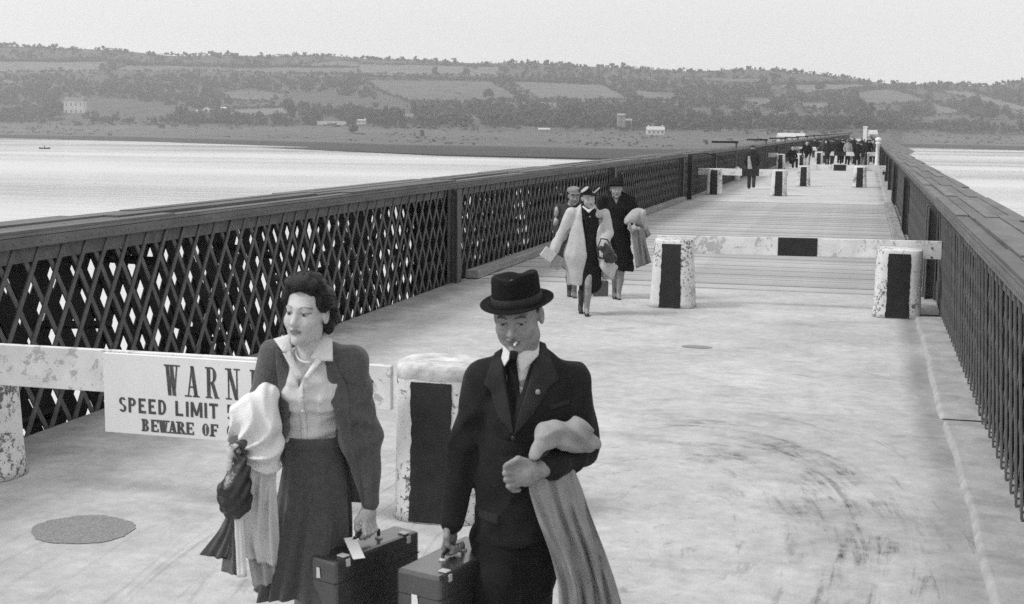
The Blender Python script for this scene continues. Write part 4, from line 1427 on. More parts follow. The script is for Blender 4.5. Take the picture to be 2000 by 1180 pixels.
def grip_hand(S, w, sg, s=1.0, tilt=0.0, lead=-1, turn=0.0):
    """hand hanging from wrist w, closed round a handle that runs along y; sg = side (x) of the body"""
    R = rot('Z', turn) @ rot('Y', tilt)
    T = lambda x, y, z: np.asarray(w) + R @ (np.array((x, y, z)) * s)
    S.rbox(T(0, 0, -.048), np.array((.013, .038, .044)) * s, R, .012 * s, .014)
    S.cone(T(0, 0, .03), T(0, 0, -.02), .026 * s, .024 * s, .02, flat=1.15)
    for i, y in enumerate((-.031, -.011, .010, .029)):
        e = (.96, 1.05, 1.0, .86)[i]
        P = [T(0, y, -.07), T(-sg * .010, y * 1.08, -.07 - .034 * e), T(sg * .010, y * 1.1, -.07 - .055 * e), T(sg * .032, y * 1.08, -.07 - .046 * e), T(sg * .036, y * 1.05, -.07 - .024 * e)]
        for a, b, ra, rb in zip(P, P[1:], (.0105, .0100, .0092, .0086), (.0100, .0092, .0086, .0078)):
            S.cone(a, b, ra * s, rb * s, .004)
    P = [T(sg * .006, lead * .030, -.018), T(sg * .016, lead * .052, -.050), T(sg * .020, lead * .050, -.082), T(sg * .026, lead * .030, -.100)]
    for a, b, r_ in zip(P, P[1:], (.0135, .0115, .010)):
        S.cone(a, b, r_ * s, r_ * 0.88 * s, .008)
    return T(sg * .013, 0, -.070 - .036)                   # where the handle passes

# ------------------------------------------------------------------ the man in front
M_SUIT = cloth('dark_suit_wool', 0.022, sheen=0.25)
M_TROU = cloth('dark_trouser_wool', 0.017, sheen=0.2)
M_FELT = cloth('black_felt', 0.012, wrinkle=0.15)
M_SHIRT = cloth('white_shirt_cotton', 0.72, var=0.06, sheen=0.0)
M_TIE = cloth('dark_tie_silk', 0.018, rough=0.6)
M_SHOE = gmat('black_shoe_leather', 0.02, rough=0.4, var=0.2, scale=10, spec=0.5)
J = Fig(5.12, 1015)
man = J.root('person')
tag(man, 'man in dark suit and black felt hat carrying a suitcase, coat over his arm', 'person')
Rm = rot('Z', -14) @ rot('X', 14) @ rot('Y', -3)
hc = J(1011, 614, 0.0)
S = Solid()
HS = 1.13
T, tone_h = add_head(S, hc, Rm, HS, False, 1.08, .0060)
S.cone(J(1022, 664, .02), J(1026, 735, .045), .060, .072, .03)
S.cone(J(1025, 770, .06), J(1012, 900, .05), .135, .12, .05, flat=.65)
S.cone(J(1012, 900, .05), J(1008, 1030, .04), .12, .13, .05, flat=.75)
sh_r, sh_l = J(938, 738, .03), J(1122, 742, .05)
S.cone(J(1025, 740, .05), sh_r, .07, .05, .04); S.cone(J(1025, 740, .05), sh_l, .07, .05, .04)
el_r, wr_r = J(903, 882, .04), J(884, 1018, -.03)
el_l, wr_l = J(1140, 882, .03), J(1062, 916, -.20)
S.cone(sh_r, el_r, .045, .038, .03); S.cone(el_r, wr_r, .036, .026, .02)
S.cone(sh_l, el_l, .045, .038, .03); S.cone(el_l, wr_l, .036, .027, .02)
hand_r = grip_hand(S, J(880, 1017, -.035), 1, 1.03, turn=-31)
# fist in front of the waist, back of the hand to the viewer
kn = [J(998 - 3 * i, 906 + 13 * i, -.245 + .006 * i) for i in range(4)]
S.ball(J(1024, 926, -.238), (.056, .032, .050), .02, rot('Y', 12))
S.cone(wr_l, J(1030, 924, -.232), .030, .036, .02)
for i in range(4):
    a = J(1012, 908 + 12.5 * i, -.240)
    b = J(990 - (2, 3, 1, -4)[i], 912 + 12.5 * i, -.262)
    c = J(988 + 5 * i, 921 + 12 * i, -.238)
    d = J(1004 + 3 * i, 924 + 11 * i, -.222)
    for p, q, ra, rb in ((a, b, .0135, .0125), (b, c, .0125, .0115), (c, d, .0115, .0105)):
        S.cone(p, q, ra, rb, .002)
S.cone(J(1040, 906, -.235), J(1012, 897, -.262), .0155, .0135, .012); S.cone(J(1012, 897, -.262), J(990, 908, -.275), .013, .0105, .006)
hip = [J(970, 1060, .04), J(1045, 1060, .06)]
knee = [np.array([hip[0][0] + .005, -.06, .50]), np.array([hip[1][0] - .01, .05, .50])]
ank = [np.array([hip[0][0] + .0, -.10, .09]), np.array([hip[1][0] + .0, .30, .12])]
for i in (0, 1):
    S.cone(hip[i], knee[i], .085, .055, .04); S.cone(knee[i], ank[i], .055, .036, .03)
    S.cone(ank[i], ank[i] + (0, -.15, -.06), .035, .028, .02)
hx = hc
mbody = S.mesh('body', .013, [(0, hx[0] - .10, hx[0] + .11, .0042), (1, hx[1] - .15, hx[1] + .12, .005), (2, hx[2] - .17, hx[2] + .13, .004), (0, *sorted((J(860, 1050)[0], J(905, 1050)[0])), .005), (2, J(880, 1110)[2], J(880, 1025)[2], .005), (2, J(1010, 975)[2], J(1010, 885)[2], .0038), (0, J(975, 920)[0], J(1060, 920)[0], .004), (1, -.30, -.18, .0045)],
               tone=lambda V: tone_h(V, skin=.28, lip=.55, brow=.07, lash=.35))
link('body', mbody, M_SKIN, man)
eyes(T, Rm, HS, man, False, 1.08)
# short hair showing below the hat
S = Solid()
for p, r_ in (((0, .05, .02), (.079, .075, .07)), ((.062, .0, .022), (.02, .03, .025)), ((-.062, .0, .022), (.02, .03, .025))):
    S.ball(T(*p), np.array(r_) * HS, .02, Rm)
link('hair', S.mesh('hair', .007), cloth('man_hair', 0.05), man)
# hat: pinched crown, ribbon, curved brim
hat_c = T(0, .010, .042)
Rh = Rm @ rot('Y', -2) @ rot('X', -5)
rings = []
nH = 48
prof_h = [(1.02, -.004), (1.01, .02), (1.0, .045), (.99, .075), (.985, .096), (.95, .112), (.90, .117), (.72, .113), (.4, .100), (.05, .094)]
for r_, z in prof_h:
    ring = []
    for k in range(nH):
        t = 2 * math.pi * k / nH
        x, y = .097 * r_ * math.cos(t), .117 * r_ * math.sin(t)
        zz = z
        if z > .06:
            pin = math.exp(-((abs(math.cos(t)) - .75) / .35) ** 2) * max(0, -math.sin(t)) * .9
            x *= 1 - .27 * pin * (z / .13)
            y *= 1 - .06 * pin
            zz += .012 * math.sin(t) * -1 * (z / .13) - .021 * math.exp(-(x / .03) ** 2) * (z / .13) ** 3 + .006 * math.cos(t) * (z / .13)
        ring.append(hat_c + Rh @ np.array((x, y, zz)))
    rings.append(ring)
hat = loft('hat', rings, M_FELT, man)
rings = []
for (r0, z0) in ((1.0, .0), (1.22, -.006), (1.44, .002), (1.50, .006), (1.50, .010), (1.44, .008), (1.2, .001), (.98, .006)):
    ring = []
    for k in range(nH):
        t = 2 * math.pi * k / nH
        u = (r0 - 1) / .5
        lift = u * u * (-.010 * max(0, -math.sin(t)) ** 2 + .004 * max(0, math.sin(t)))
        ring.append(hat_c + Rh @ np.array((.098 * r0 * math.cos(t), .117 * (1 + (r0 - 1) * .8) * math.sin(t), z0 + lift)))
    rings.append(ring)
rings.append(rings[0])
loft('brim', rings, M_FELT, hat, caps=False)
rings = []
for r_, z in ((1.03, .002), (1.045, .006), (1.03, .036), (1.0, .038)):
    rings.append([hat_c + Rh @ np.array((.097 * r_ * math.cos(2 * math.pi * k / nH), .117 * r_ * math.sin(2 * math.pi * k / nH), z)) for k in range(nH)])
loft('hat_band', rings, cloth('hat_ribbon', 0.03, rough=0.6), hat, caps=False)
# shirt and collar
S = Solid()
S.cone(J(1022, 716, .035), J(1012, 800, .03), .085, .10, .03, flat=.8)
S.cone(J(1021, 692, .03), J(1024, 722, .04), .066, .078, .02)
S.cone(J(1021, 664, .03), J(1021, 690, .02), .05, .05, .0, op='s')
shirt = link('shirt', S.mesh('shirt', .008), M_SHIRT, man)
# jacket
S = Solid()
S.cone(J(1026, 742, .055), J(1025, 790, .045), .150, .172, .05, flat=.68)
S.cone(J(1025, 790, .045), J(1010, 910, .035), .172, .152, .06, flat=.72)
S.cone(J(1010, 910, .035), J(1004, 1040, .03), .152, .166, .06, flat=.78)
S.cone(J(1024, 722, .06), J(946, 738, .04), .070, .058, .06); S.cone(J(1024, 722, .06), J(1112, 742, .055), .072, .060, .06)
S.cone(J(1030, 694, .075), J(1030, 730, .065), .058, .085, .04)
S.cone(J(938, 740, .04), J(903, 882, .045), .066, .057, .05); S.cone(J(903, 882, .045), J(882, 1020, -.035), .057, .049, .03)
S.cone(J(1122, 744, .05), J(1140, 880, .03), .069, .062, .05); S.cone(J(1140, 880, .03), J(1072, 914, -.185), .062, .048, .03)
# cut: below the hem, cuffs, neck opening and front V
hz_ = J(1000, 1056)[2]
S.field(lambda X, Y, Z: (Z - (hz_ - .01 + .16 * (X + .02) * (X > -.02) + .0 * Y)) + 0 * X + 0 * Y, (-.3, -.3, hz_ - .4), (.22, .4, hz_ + .08), .015, 's')
vx0, vz0 = J.xz(1002, 812)
vl, vr = J.xz(979, 672), J.xz(1052, 660)
def vcut(X, Y, Z):
    u = np.clip((Z - vz0) / (vl[1] - vz0), 0, 1.5)
    a = (vx0 + (vl[0] - vx0) * u) - X
    u2 = np.clip((Z - vz0) / (vr[1] - vz0), 0, 1.5)
    b = X - (vx0 + (vr[0] - vx0) * u2)
    return np.maximum(np.maximum(np.maximum(a, b), vz0 - Z), Y - .03)
S.field(vcut, (-.2, -.3, vz0), (.2, .03, vz0 + .4), .006, 's')
S.cone(J(1021, 655, .03), J(1021, 700, .025), .060, .066, .008, op='s')
def jmask(X, Y, Z):
    return 0.45 + 0.55 * np.exp(-((Z - el_l[2]) / .13) ** 2) + 0 * X + 0 * Y
jk = link('jacket', S.mesh('jacket', .0085, disp=folds(.0095, 44, 3, jmask)), M_SUIT, man)
# waistcoat behind the V
S = Solid()
S.cone(J(1020, 770, .015), J(1008, 860, .01), .125, .13, .03, flat=.72)
wz_l, wz_r = J.xz(983, 722), J.xz(1040, 722)
wv = J.xz(999, 800)
def wcut(X, Y, Z):
    u = np.clip((Z - wv[1]) / (wz_l[1] - wv[1]), 0, 2.5)
    return np.maximum(np.maximum(wv[0] + (wz_l[0] - wv[0]) * u - X, X - (wv[0] + (wz_r[0] - wv[0]) * u)), np.maximum(wv[1] - Z, Y - .0))
S.field(wcut, (-.2, -.3, wv[1]), (.2, .0, wv[1] + .5), .004, 's')
vest = link('waistcoat', S.mesh('waistcoat', .009), M_SUIT, man)
tb = [bvh(shirt), bvh(vest)]
strip('tie', [J.xz(*p) for p in ((995, 690), (990, 700), (986, 740), (984, 800))], [J.xz(*p) for p in ((1011, 690), (1008, 700), (1014, 745), (1018, 800))], tb, M_TIE, man, .006, .006)
S = Solid()
S.rbox(J(1003, 694, -.075), (.017, .012, .018), rot('Y', 8), .008)
link('tie_knot', S.mesh('tie_knot', .005), M_TIE, man)
# shirt collar wings
nk = [bvh(shirt)]
def wing(pts, nm, m, par, thick=.004):
    """small cloth wing from a quad outline of 3-D points, bulged and thickened"""
    pts = [np.asarray(p, float) for p in pts]
    nu = nv = 7
    P = np.zeros((nv, nu, 3))
    for i in range(nv):
        for j in range(nu):
            u, v = j / (nu - 1), i / (nv - 1)
            P[i, j] = (1 - v) * ((1 - u) * pts[0] + u * pts[1]) + v * ((1 - u) * pts[3] + u * pts[2])
            P[i, j, 1] -= .008 * math.sin(math.pi * u) * math.sin(math.pi * v)
    bk = P + np.array((0, thick, 0))
    V = np.concatenate([P.reshape(-1, 3), bk.reshape(-1, 3)])
    N = nu * nv
    Fq = []
    for i in range(nv - 1):
        for j in range(nu - 1):
            a = i * nu + j
            Fq += [(a, a + 1, a + nu + 1, a + nu), (N + a, N + a + nu, N + a + nu + 1, N + a + 1)]
    bd = [j for j in range(nu)] + [i * nu + nu - 1 for i in range(1, nv)] + [(nv - 1) * nu + j for j in range(nu - 2, -1, -1)] + [i * nu for i in range(nv - 2, 0, -1)]
    Fq += [(a, N + a, N + b, b) for a, b in zip(bd, bd[1:] + bd[:1])]
    return link(nm, npmesh(nm, V, np.array(Fq)), m, par)
wing([J(984, 676, -.02), J(1001, 692, -.075), J(985, 716, -.07), J(979, 700, -.03)], 'collar_wing', M_SHIRT, man)
wing([J(1054, 660, .02), J(1008, 694, -.08), J(1019, 730, -.078), J(1052, 694, -.015)], 'collar_wing', M_SHIRT, man)
# lapels, breast pocket, badge, button
tj = [bvh(jk)]
M_LAPEL = cloth('suit_lapel_wool', 0.034, sheen=0.3)
strip('lapel', [J.xz(*p) for p in ((966, 690), (945, 745), (958, 757), (970, 800), (1000, 838))], [J.xz(*p) for p in ((981, 680), (985, 730), (992, 770), (998, 800), (1003, 838))], tj, M_LAPEL, man, .010, .012)
strip('lapel', [J.xz(*p) for p in ((1050, 668), (1040, 715), (1026, 760), (1012, 800), (1003, 838))], [J.xz(*p) for p in ((1066, 676), (1092, 738), (1072, 750), (1040, 800), (1006, 840))], tj, M_LAPEL, man, .010, .012)
strip('breast_pocket', [J.xz(1072, 786), J.xz(1073, 794)], [J.xz(1112, 778), J.xz(1113, 786)], tj, M_LAPEL, man, .004, .005, nv=6)
strip('hip_pocket', [J.xz(935, 990), J.xz(935, 1008)], [J.xz(975, 994), J.xz(975, 1012)], tj, M_LAPEL, man, .004, .005, nv=6)
bd_ = J.xz(1050, 757)
S = Solid()
hit = tj[0].ray_cast(Vector((bd_[0], -1.5, bd_[1])), Vector((0, 1, 0)))[0]
S.ball((bd_[0], hit.y - .018, bd_[1]), (.011, .006, .012), .004)
link('lapel_badge', S.mesh('lapel_badge', .004), gmat('badge_metal', 0.30, rough=0.5), man)
for py in (846, 905):
    b_ = J.xz(1003, py)
    hit = tj[0].ray_cast(Vector((b_[0], -1.5, b_[1])), Vector((0, 1, 0)))[0]
    if hit:
        o = MB().lathe([(.011, 0), (.011, .004), (.006, .006)], 12).build('button', M_SHOE, man, True)
        o.matrix_local = Matrix.Translation((b_[0], hit.y - .001, b_[1])) @ Matrix.Rotation(math.pi / 2, 4, 'X')
# trousers and shoes
S = Solid()
S.cone(J(1006, 1010, .035), J(1006, 1075, .045), .135, .14, .05, flat=.75)
for i in (0, 1):
    S.cone(hip[i] + (0, 0, .02), knee[i], .108, .090, .05); S.cone(knee[i], ank[i] + (0, 0, .02), .090, .085, .05)
link('trousers', S.mesh('trousers', .012, disp=folds(.004, 30, 5)), M_TROU, man)
for i in (0, 1):
    S = Solid()
    a = ank[i]
    S.cone(a + (0, .03, -.05), a + (0, -.16, -.055), .038, .034, .03); S.cone(a + (0, .02, .0), a + (0, -.05, -.04), .040, .04, .03)
    link('shoe', S.mesh('shoe', .01), M_SHOE, man)
# cigarette in his mouth
cg0, cg1 = T(.012, -.096, -.066), T(.016, -.138, -.058)
o = MB().tube([cg0, cg1], .0042, 10).build('cigarette', gmat('cigarette_paper', 0.85, rough=0.8, var=0.05))
o.location = man.location; o.rotation_euler = man.rotation_euler
tag(o, 'white cigarette between the lips of the man in the hat', 'cigarette')

# raincoat over his left forearm
M_RAIN = cloth('fawn_raincoat', 0.36, var=0.12, scale=14, wrinkle=0.7, wscale=9)
def drape(name, secs, mat, parent, n=64, closed=True):
    """hanging cloth: secs = (centre, half width vector, half thickness, fold amplitude, fold count, phase)"""
    rings = []
    m = 8
    cs = np.array([np.concatenate([c, w, [t, A, kf, ph]]) for (c, w, t, A, kf, ph) in secs])
    u0 = np.linspace(0, 1, len(cs)); u1 = np.linspace(0, 1, (len(cs) - 1) * m + 1)
    D = np.stack([np.interp(u1, u0, cs[:, i]) for i in range(cs.shape[1])], 1)
    ker = np.array([1, 2, 3, 2, 1]) / 9
    for i in range(D.shape[1]):
        p = np.pad(D[:, i], 2, 'reflect', reflect_type='odd')
        D[:, i] = np.convolve(p, ker, 'valid')
    for row in D:
        c, w, (t, A, kf, ph) = row[:3], row[3:6], row[6:]
        ring = []
        nrm = np.array([0, -1.0, 0])
        for k in range(n):
            a = 2 * math.pi * k / n
            q = math.cos(a)
            rip = .78 * A * (1 + .35 * math.sin(2.3 * q + ph)) * (1.9 * abs(math.sin(.5 * kf * q * 3.6 * (1 + .22 * q) + ph + .4 * math.sin(3 * q))) - .9 + .45 * math.sin(kf * 2.1 * q * 3.1 - ph * 1.7))
            ring.append(c + w * q + nrm * (t * math.sin(a) * (1 - .3 * q * q) + rip * (1 - .15 * q * q)))
        rings.append(ring)
    return loft(name, rings, mat, parent)
rc = empty('raincoat', J.loc, YAW)
tag(rc, 'light raincoat draped over the forearm of the man in the hat', 'coat')
V3 = lambda a, b: (b - a) / 2
def sec(pl, pr, t, A, kf, ph, dl=-.2, dr=-.12):
    a, b = J(*pl, dl), J(*pr, dr)
    return ((a + b) / 2, (b - a) / 2, t, A, kf, ph)
drape('hanging_cloth', [sec((1038, 925), (1118, 905), .035, .014, 2.2, 0, -.20, -.08), sec((1032, 955), (1135, 950), .034, .022, 2.6, .2, -.20, -.07), sec((1048, 1010), (1152, 1000), .03, .032, 3.0, .5, -.19, -.05), sec((1075, 1080), (1180, 1070), .028, .038, 3.3, .9, -.18, -.02), sec((1090, 1140), (1200, 1130), .028, .042, 3.6, 1.2, -.16, .0), sec((1092, 1200), (1217, 1190), .028, .045, 3.8, 1.5, -.15, .02), sec((1090, 1290), (1240, 1280), .028, .048, 4.0, 1.8, -.12, .03)], M_RAIN, rc)
def sheet(name, P, thick, mat, par):
    """closed cloth sheet from a grid of points, thickened along its own normals"""
    P = np.asarray(P, float)
    nv, nu = P.shape[:2]
    N_ = np.cross(np.gradient(P, axis=1), np.gradient(P, axis=0))
    N_ /= np.linalg.norm(N_, axis=2)[..., None] + 1e-9
    V = np.concatenate([P.reshape(-1, 3), (P + N_ * thick).reshape(-1, 3)])
    n_ = nv * nu
    Fq = []
    for i in range(nv - 1):
        for j in range(nu - 1):
            a = i * nu + j
            Fq += [(a, a + 1, a + nu + 1, a + nu), (n_ + a, n_ + a + nu, n_ + a + nu + 1, n_ + a + 1)]
    bd = [j for j in range(nu)] + [i * nu + nu - 1 for i in range(1, nv)] + [(nv - 1) * nu + j for j in range(nu - 2, -1, -1)] + [i * nu for i in range(nv - 2, 0, -1)]
    Fq += [(a, n_ + a, n_ + b, b) for a, b in zip(bd, bd[1:] + bd[:1])]
    return link(name, npmesh(name, V, np.array(Fq)), mat, par)
S = Solid()
S.cone(J(1042, 888, -.24), J(1072, 846, -.17), .022, .040, .05); S.cone(J(1072, 846, -.17), J(1128, 842, -.07), .042, .044, .05)
S.cone(J(1128, 842, -.07), J(1160, 866, .0), .040, .030, .05); S.cone(J(1100, 872, -.16), J(1150, 872, -.05), .026, .026, .03)
bz = J(1100, 850)
def bandfold(X, Y, Z):
    x, z = X - bz[0], Z - bz[2]
    v = z + 1.6 * x * x + .25 * x
    return .010 * (np.abs(np.sin(48 * v + 1.2 * np.sin(14 * x + 9 * Y) + 1.0)) - .6) + .004 * np.sin(75 * x + 40 * z + 20 * Y)
link('folded_cloth', S.mesh('folded_cloth', .007, disp=bandfold), M_RAIN, rc)

# ------------------------------------------------------------------ suitcases
M_CASE = gmat('suitcase_fibre', 0.024, rough=0.38, var=0.3, scale=30, bump=0.2, bscale=180, spec=0.5, coat=0.8)
M_CASE2 = gmat('suitcase_leather', 0.034, rough=0.32, var=0.25, scale=20, bump=0.2, bscale=160, spec=0.55, coat=0.8)
M_METAL = gmat('lock_metal', 0.55, rough=0.35, var=0.1, spec=0.6)
M_PAPER = gmat('luggage_label_paper', 0.8, rough=0.9, var=0.05)
def suitcase(hp, half, rz, label, mat, fig, drop=.075, tagp=False, patches=()):
    """hp: handle point (local to fig); case hangs below it, long axis along y"""
    c = fig.loc + RH * hp[0] + YH * hp[1]
    s_ = empty('suitcase', (c[0], c[1], hp[2] - drop), rz)
    tag(s_, label, 'suitcase', 'suitcases carried by the couple in front')
    w, l, h = half
    MB().box(-w, w, -l, l, -2 * h, 0).build('shell', mat, s_, bevel=.014)
    for z in (-.0, ):
        MB().box(-w * 1.012, w * 1.012, -l * 1.004, l * 1.004, -h * .50, -h * .485).build('seam', M_SHOE, s_)
    hd = MB().tube([(0, -.075, 0.0), (0, -.072, drop * .75), (0, -.045, drop), (0, .045, drop), (0, .072, drop * .75), (0, .075, 0.0)], .0085, 8).build('handle', M_SHOE, s_, True)
    for y in (-.075, .075):
        MB().lathe([(.016, -.001), (.016, .006), (.010, .010)], 10, (0, y, 0)).build('handle_ring', M_METAL, s_, True)
    for y in (-l * .72, l * .72):
        lk = MB().box(w - .045, w - .006, y - .017, y + .017, .001, .007).build('lock', M_METAL, s_, bevel=.002)
        MB().box(w - .004, w + .004, y - .010, y + .010, -.034, -.006).build('hasp', M_METAL, lk)
    for (x, z, pw, ph_) in patches:
        o = MB().add([(x - pw, -l - .0035, z - ph_), (x + pw, -l - .0035, z - ph_ * .8), (x + pw * .6, -l - .0035, z + ph_), (x - pw, -l - .0035, z + ph_)], [(0, 1, 2, 3)]).build('torn_label', M_PAPER, s_)
    return s_
sc_m = suitcase(hand_r, (.105, .25, .19), YAW - math.radians(31), 'dark suitcase in the hand of the man in the hat', M_CASE2, J, .034, patches=[(-.01, -.11, .016, .022)])
# ------------------------------------------------------------------ the woman in front
M_WJ = cloth('grey_tweed_jacket', 0.095, var=0.25, scale=60, sheen=0.3)
M_SKIRT = cloth('grey_wool_skirt', 0.078, var=0.2, scale=50, sheen=0.25)
M_BLOUSE = cloth('white_blouse', 0.62, var=0.06, wrinkle=0.4, wscale=9)
M_HAIR = gmat('dark_hair', 0.010, rough=0.5, var=0.5, scale=18, bump=0.8, bscale=60, spec=0.4, stretch=(3, 0.6, 3))
J = Fig(5.05, 610)
wom = J.root('person')
tag(wom, 'dark-haired woman in grey jacket and skirt carrying a suitcase and coats', 'person')
Rw = rot('Z', -18) @ rot('X', -2) @ rot('Y', 3)
hc = J(600, 608, 0.0)
S = Solid()
WS = 1.06
T, tone_h = add_head(S, hc, Rw, WS, True, .955, .0088)
S.cone(T(0, .02, -.06), J(606, 712, .03), .047, .052, .03)
S.ball(J(604, 745, .035), (.12, .07, .07), .05)
S.cone(J(608, 760, .04), J(606, 850, .03), .10, .072, .05, flat=.7)
S.cone(J(606, 850, .03), J(612, 960, .03), .072, .088, .05, flat=.75)
sh_r, sh_l = J(535, 700, .03), J(684, 704, .05)
el_r, wr_r = J(495, 828, .02), J(466, 872, -.19)
el_l, wr_l = J(718, 858, .06), J(720, 985, .0)
S.cone(J(606, 712, .04), sh_r, .055, .045, .04); S.cone(J(606, 712, .04), sh_l, .055, .045, .04)
S.cone(sh_r, el_r, .04, .033, .03); S.cone(el_r, wr_r, .031, .022, .02)
S.cone(sh_l, el_l, .04, .033, .03); S.cone(el_l, wr_l, .031, .022, .02)
hand_w = grip_hand(S, J(720, 990, .0), -1, 1.0, turn=-36)
# right hand under the bundle: palm and curled fingers
S.cone(wr_r, J(456, 884, -.215), .022, .028, .015)
for i in range(4):
    a = J(455 - 1.5 * i, 884 + 7 * i, -.215); b = J(447 - i, 893 + 8 * i, -.235); c = J(455 - i, 904 + 7 * i, -.24)
    S.cone(a, b, .0095, .009, .005); S.cone(b, c, .009, .0078, .004)
S.cone(J(462, 876, -.21), J(450, 872, -.24), .011, .009, .006)
hipw = [J(590, 960, .04), J(634, 960, .04)]
kneew = [np.array([hipw[0][0] + .0, .06, .50]), np.array([hipw[1][0] - .03, -.03, .52])]
ankw = [np.array([kneew[0][0], .30, .16]), np.array([kneew[1][0] - .01, -.05, .10])]
for i in (0, 1):
    S.cone(hipw[i], kneew[i], .058, .048, .04); S.cone(kneew[i], kneew[i] * .6 + ankw[i] * .4, .05, .05, .03); S.cone(kneew[i] * .6 + ankw[i] * .4, ankw[i], .05, .03, .03)
    S.cone(ankw[i], ankw[i] + (0, -.13, -.06), .03, .025, .02)
def tone_w(V):
    t = tone_h(V, skin=.52, lip=.42, brow=.2, lash=.45)
    t[V[:, 2] < .62] = .22
    return t
wb = S.mesh('body', .012, [(0, hc[0] - .10, hc[0] + .11, .004), (1, hc[1] - .15, hc[1] + .12, .0048), (2, hc[2] - .15, hc[2] + .12, .0038), (2, J(720, 1075)[2], J(720, 985)[2], .005), (0, J(705, 1000)[0], J(745, 1000)[0], .005), (2, J(455, 925)[2], J(455, 865)[2], .005), (0, J(438, 900)[0], J(472, 900)[0], .005)], tone=tone_w)
link('body', wb, M_SKIN, wom)
eyes(T, Rw, WS, wom, True, .955)
# hair: pompadour over the forehead, rolled sides and back
S = Solid()
for p, r_, k in (((0, .032, .045), (.088, .090, .082), .02), ((.0, -.034, .103), (.080, .052, .034), .03), ((.01, -.028, .116), (.062, .055, .030), .03), ((.073, -.002, .050), (.024, .050, .048), .02), ((-.073, -.004, .050), (.022, .048, .045), .02), ((.0, .085, -.02), (.078, .042, .072), .03), ((.062, .055, -.035), (.030, .036, .050), .03), ((-.06, .055, -.035), (.030, .036, .050), .03)):
    S.ball(T(*p), np.array(r_) * WS, k, Rw)
S.ball(T(-.004, -.088, -.012), np.array((.062, .056, .092)) * WS, .012, Rw, 's')
S.ball(T(.088, .008, -.012), (.03, .03, .035), .01, Rw, 's')
S.ball(T(-.088, .008, -.012), (.03, .03, .035), .01, Rw, 's')
def strands(X, Y, Z):
    x, y, z = X - hc[0], Y - hc[1], Z - hc[2]
    a = np.arctan2(z - .03, y * .8 - x * .3) + 0 * x
    return .0018 * np.sin(130 * (x * .7 + y * .45) + 8 * np.sin(18 * z) + 2 * a) + .0012 * np.sin(260 * (x + .2 * y) + 6 * z * 20) + 0 * a
hr = link('hair', S.mesh('hair', .0045, disp=strands), M_HAIR, wom)
ht = bvh(hr)
sm = MB()
rs_ = np.random.default_rng(3)
for i in range(230):                                      # combed locks: swept up from the forehead and back, and round the sides
    if i < 130:
        x0 = rs_.uniform(-.078, .078)
        arcp = [(x0 * (1 - .25 * u), -.085 + .21 * u, .072 + .085 * math.sin(math.pi * min(1, u * 1.15)) - .10 * max(0, u - .55)) for u in np.linspace(0, 1, 13)]
    else:
        sd_ = 1 if i % 2 else -1
        z0_ = rs_.uniform(-.02, .085)
        arcp = [(sd_ * (.082 + .03 * math.sin(math.pi * u)), -.05 + .15 * u, z0_ - .055 * u * u + .012 * math.sin(3 * u)) for u in np.linspace(0, 1, 10)]
    pts = []
    ph_ = rs_.uniform(0, 6)
    for j_, p in enumerate(arcp):
        q = T(*p)
        hit = ht.find_nearest(Vector(q))
        if hit[0] is None:
            continue
        if (np.array(hit[0]) - q) @ (np.array(hit[0]) - q) > .05 ** 2:
            continue
        pts.append(np.array(hit[0] + hit[1] * (rs_.uniform(.0002, .0022) + .0012 * math.sin(j_ * .9 + ph_))))
    pts = [p for k_, p in enumerate(pts) if k_ == 0 or np.linalg.norm(p - pts[k_ - 1]) > .002]
    if len(pts) > 3:
        sm.tube(pts, [.0009 + .0016 * math.sin(math.pi * (k_ + .3) / (len(pts) - .4)) for k_ in range(len(pts))], 5, False)
tag(sm.build('hair_locks', M_HAIR, wom, True), kind='stuff')
# blouse
S = Solid()
S.cone(J(607, 735, .045), J(606, 846, .03), .125, .100, .05, flat=.68)
S.ball(J(583, 775, -.03), (.058, .05, .06), .05); S.ball(J(634, 780, -.022), (.058, .05, .06), .05)
S.cone(J(606, 700, .03), J(606, 735, .035), .058, .10, .05)
S.cone(J(606, 845, .03), J(606, 860, .03), .098, .090, .03, flat=.70)
bv = J.xz(590, 748); bl, br = J.xz(566, 672), J.xz(632, 668)
def bcut(X, Y, Z):
    u = np.clip((Z - bv[1]) / (bl[1] - bv[1]), 0, 1.6)
    return np.maximum(np.maximum(bv[0] + (bl[0] - bv[0]) * u - X, X - (bv[0] + (br[0] - bv[0]) * u)), np.maximum(bv[1] - Z, Y - .035))
S.field(bcut, (-.2, -.3, bv[1]), (.2, .035, bv[1] + .35), .008, 's')
S.cone(J(606, 640, .02), J(606, 720, .03), .052, .06, .01, op='s')
blouse = link('blouse', S.mesh('blouse', .0075, disp=folds(.0055, 60, 21)), M_BLOUSE, wom)
tbl = [bvh(blouse)]
strip('placket', [J.xz(588, 748), J.xz(592, 856)], [J.xz(599, 744), J.xz(604, 856)], tbl, M_BLOUSE, wom, .003, .004, nu=4, nv=16)
for py in (765, 795, 828):
    b_ = J.xz(597, py)
    hit = tbl[0].ray_cast(Vector((b_[0], -1.5, b_[1])), Vector((0, 1, 0)))[0]
    if hit:
        o = MB().lathe([(.0065, 0), (.0065, .003), (.003, .0045)], 10).build('button', M_SHIRT, wom, True)
        o.matrix_local = Matrix.Translation((b_[0], hit.y - .005, b_[1])) @ Matrix.Rotation(math.pi / 2, 4, 'X')
wing([J(568, 652, .02), J(571, 690, -.045), J(553, 688, -.075), J(534, 662, -.01)], 'collar_wing', M_SHIRT, wom)
wing([J(628, 648, .045), J(649, 664, .0), J(650, 706, -.075), J(604, 704, -.06)], 'collar_wing', M_SHIRT, wom)
wing([J(566, 686, -.05), J(592, 738, -.085), J(580, 742, -.088), J(552, 690, -.076)], 'collar_edge', M_SHIRT, wom)
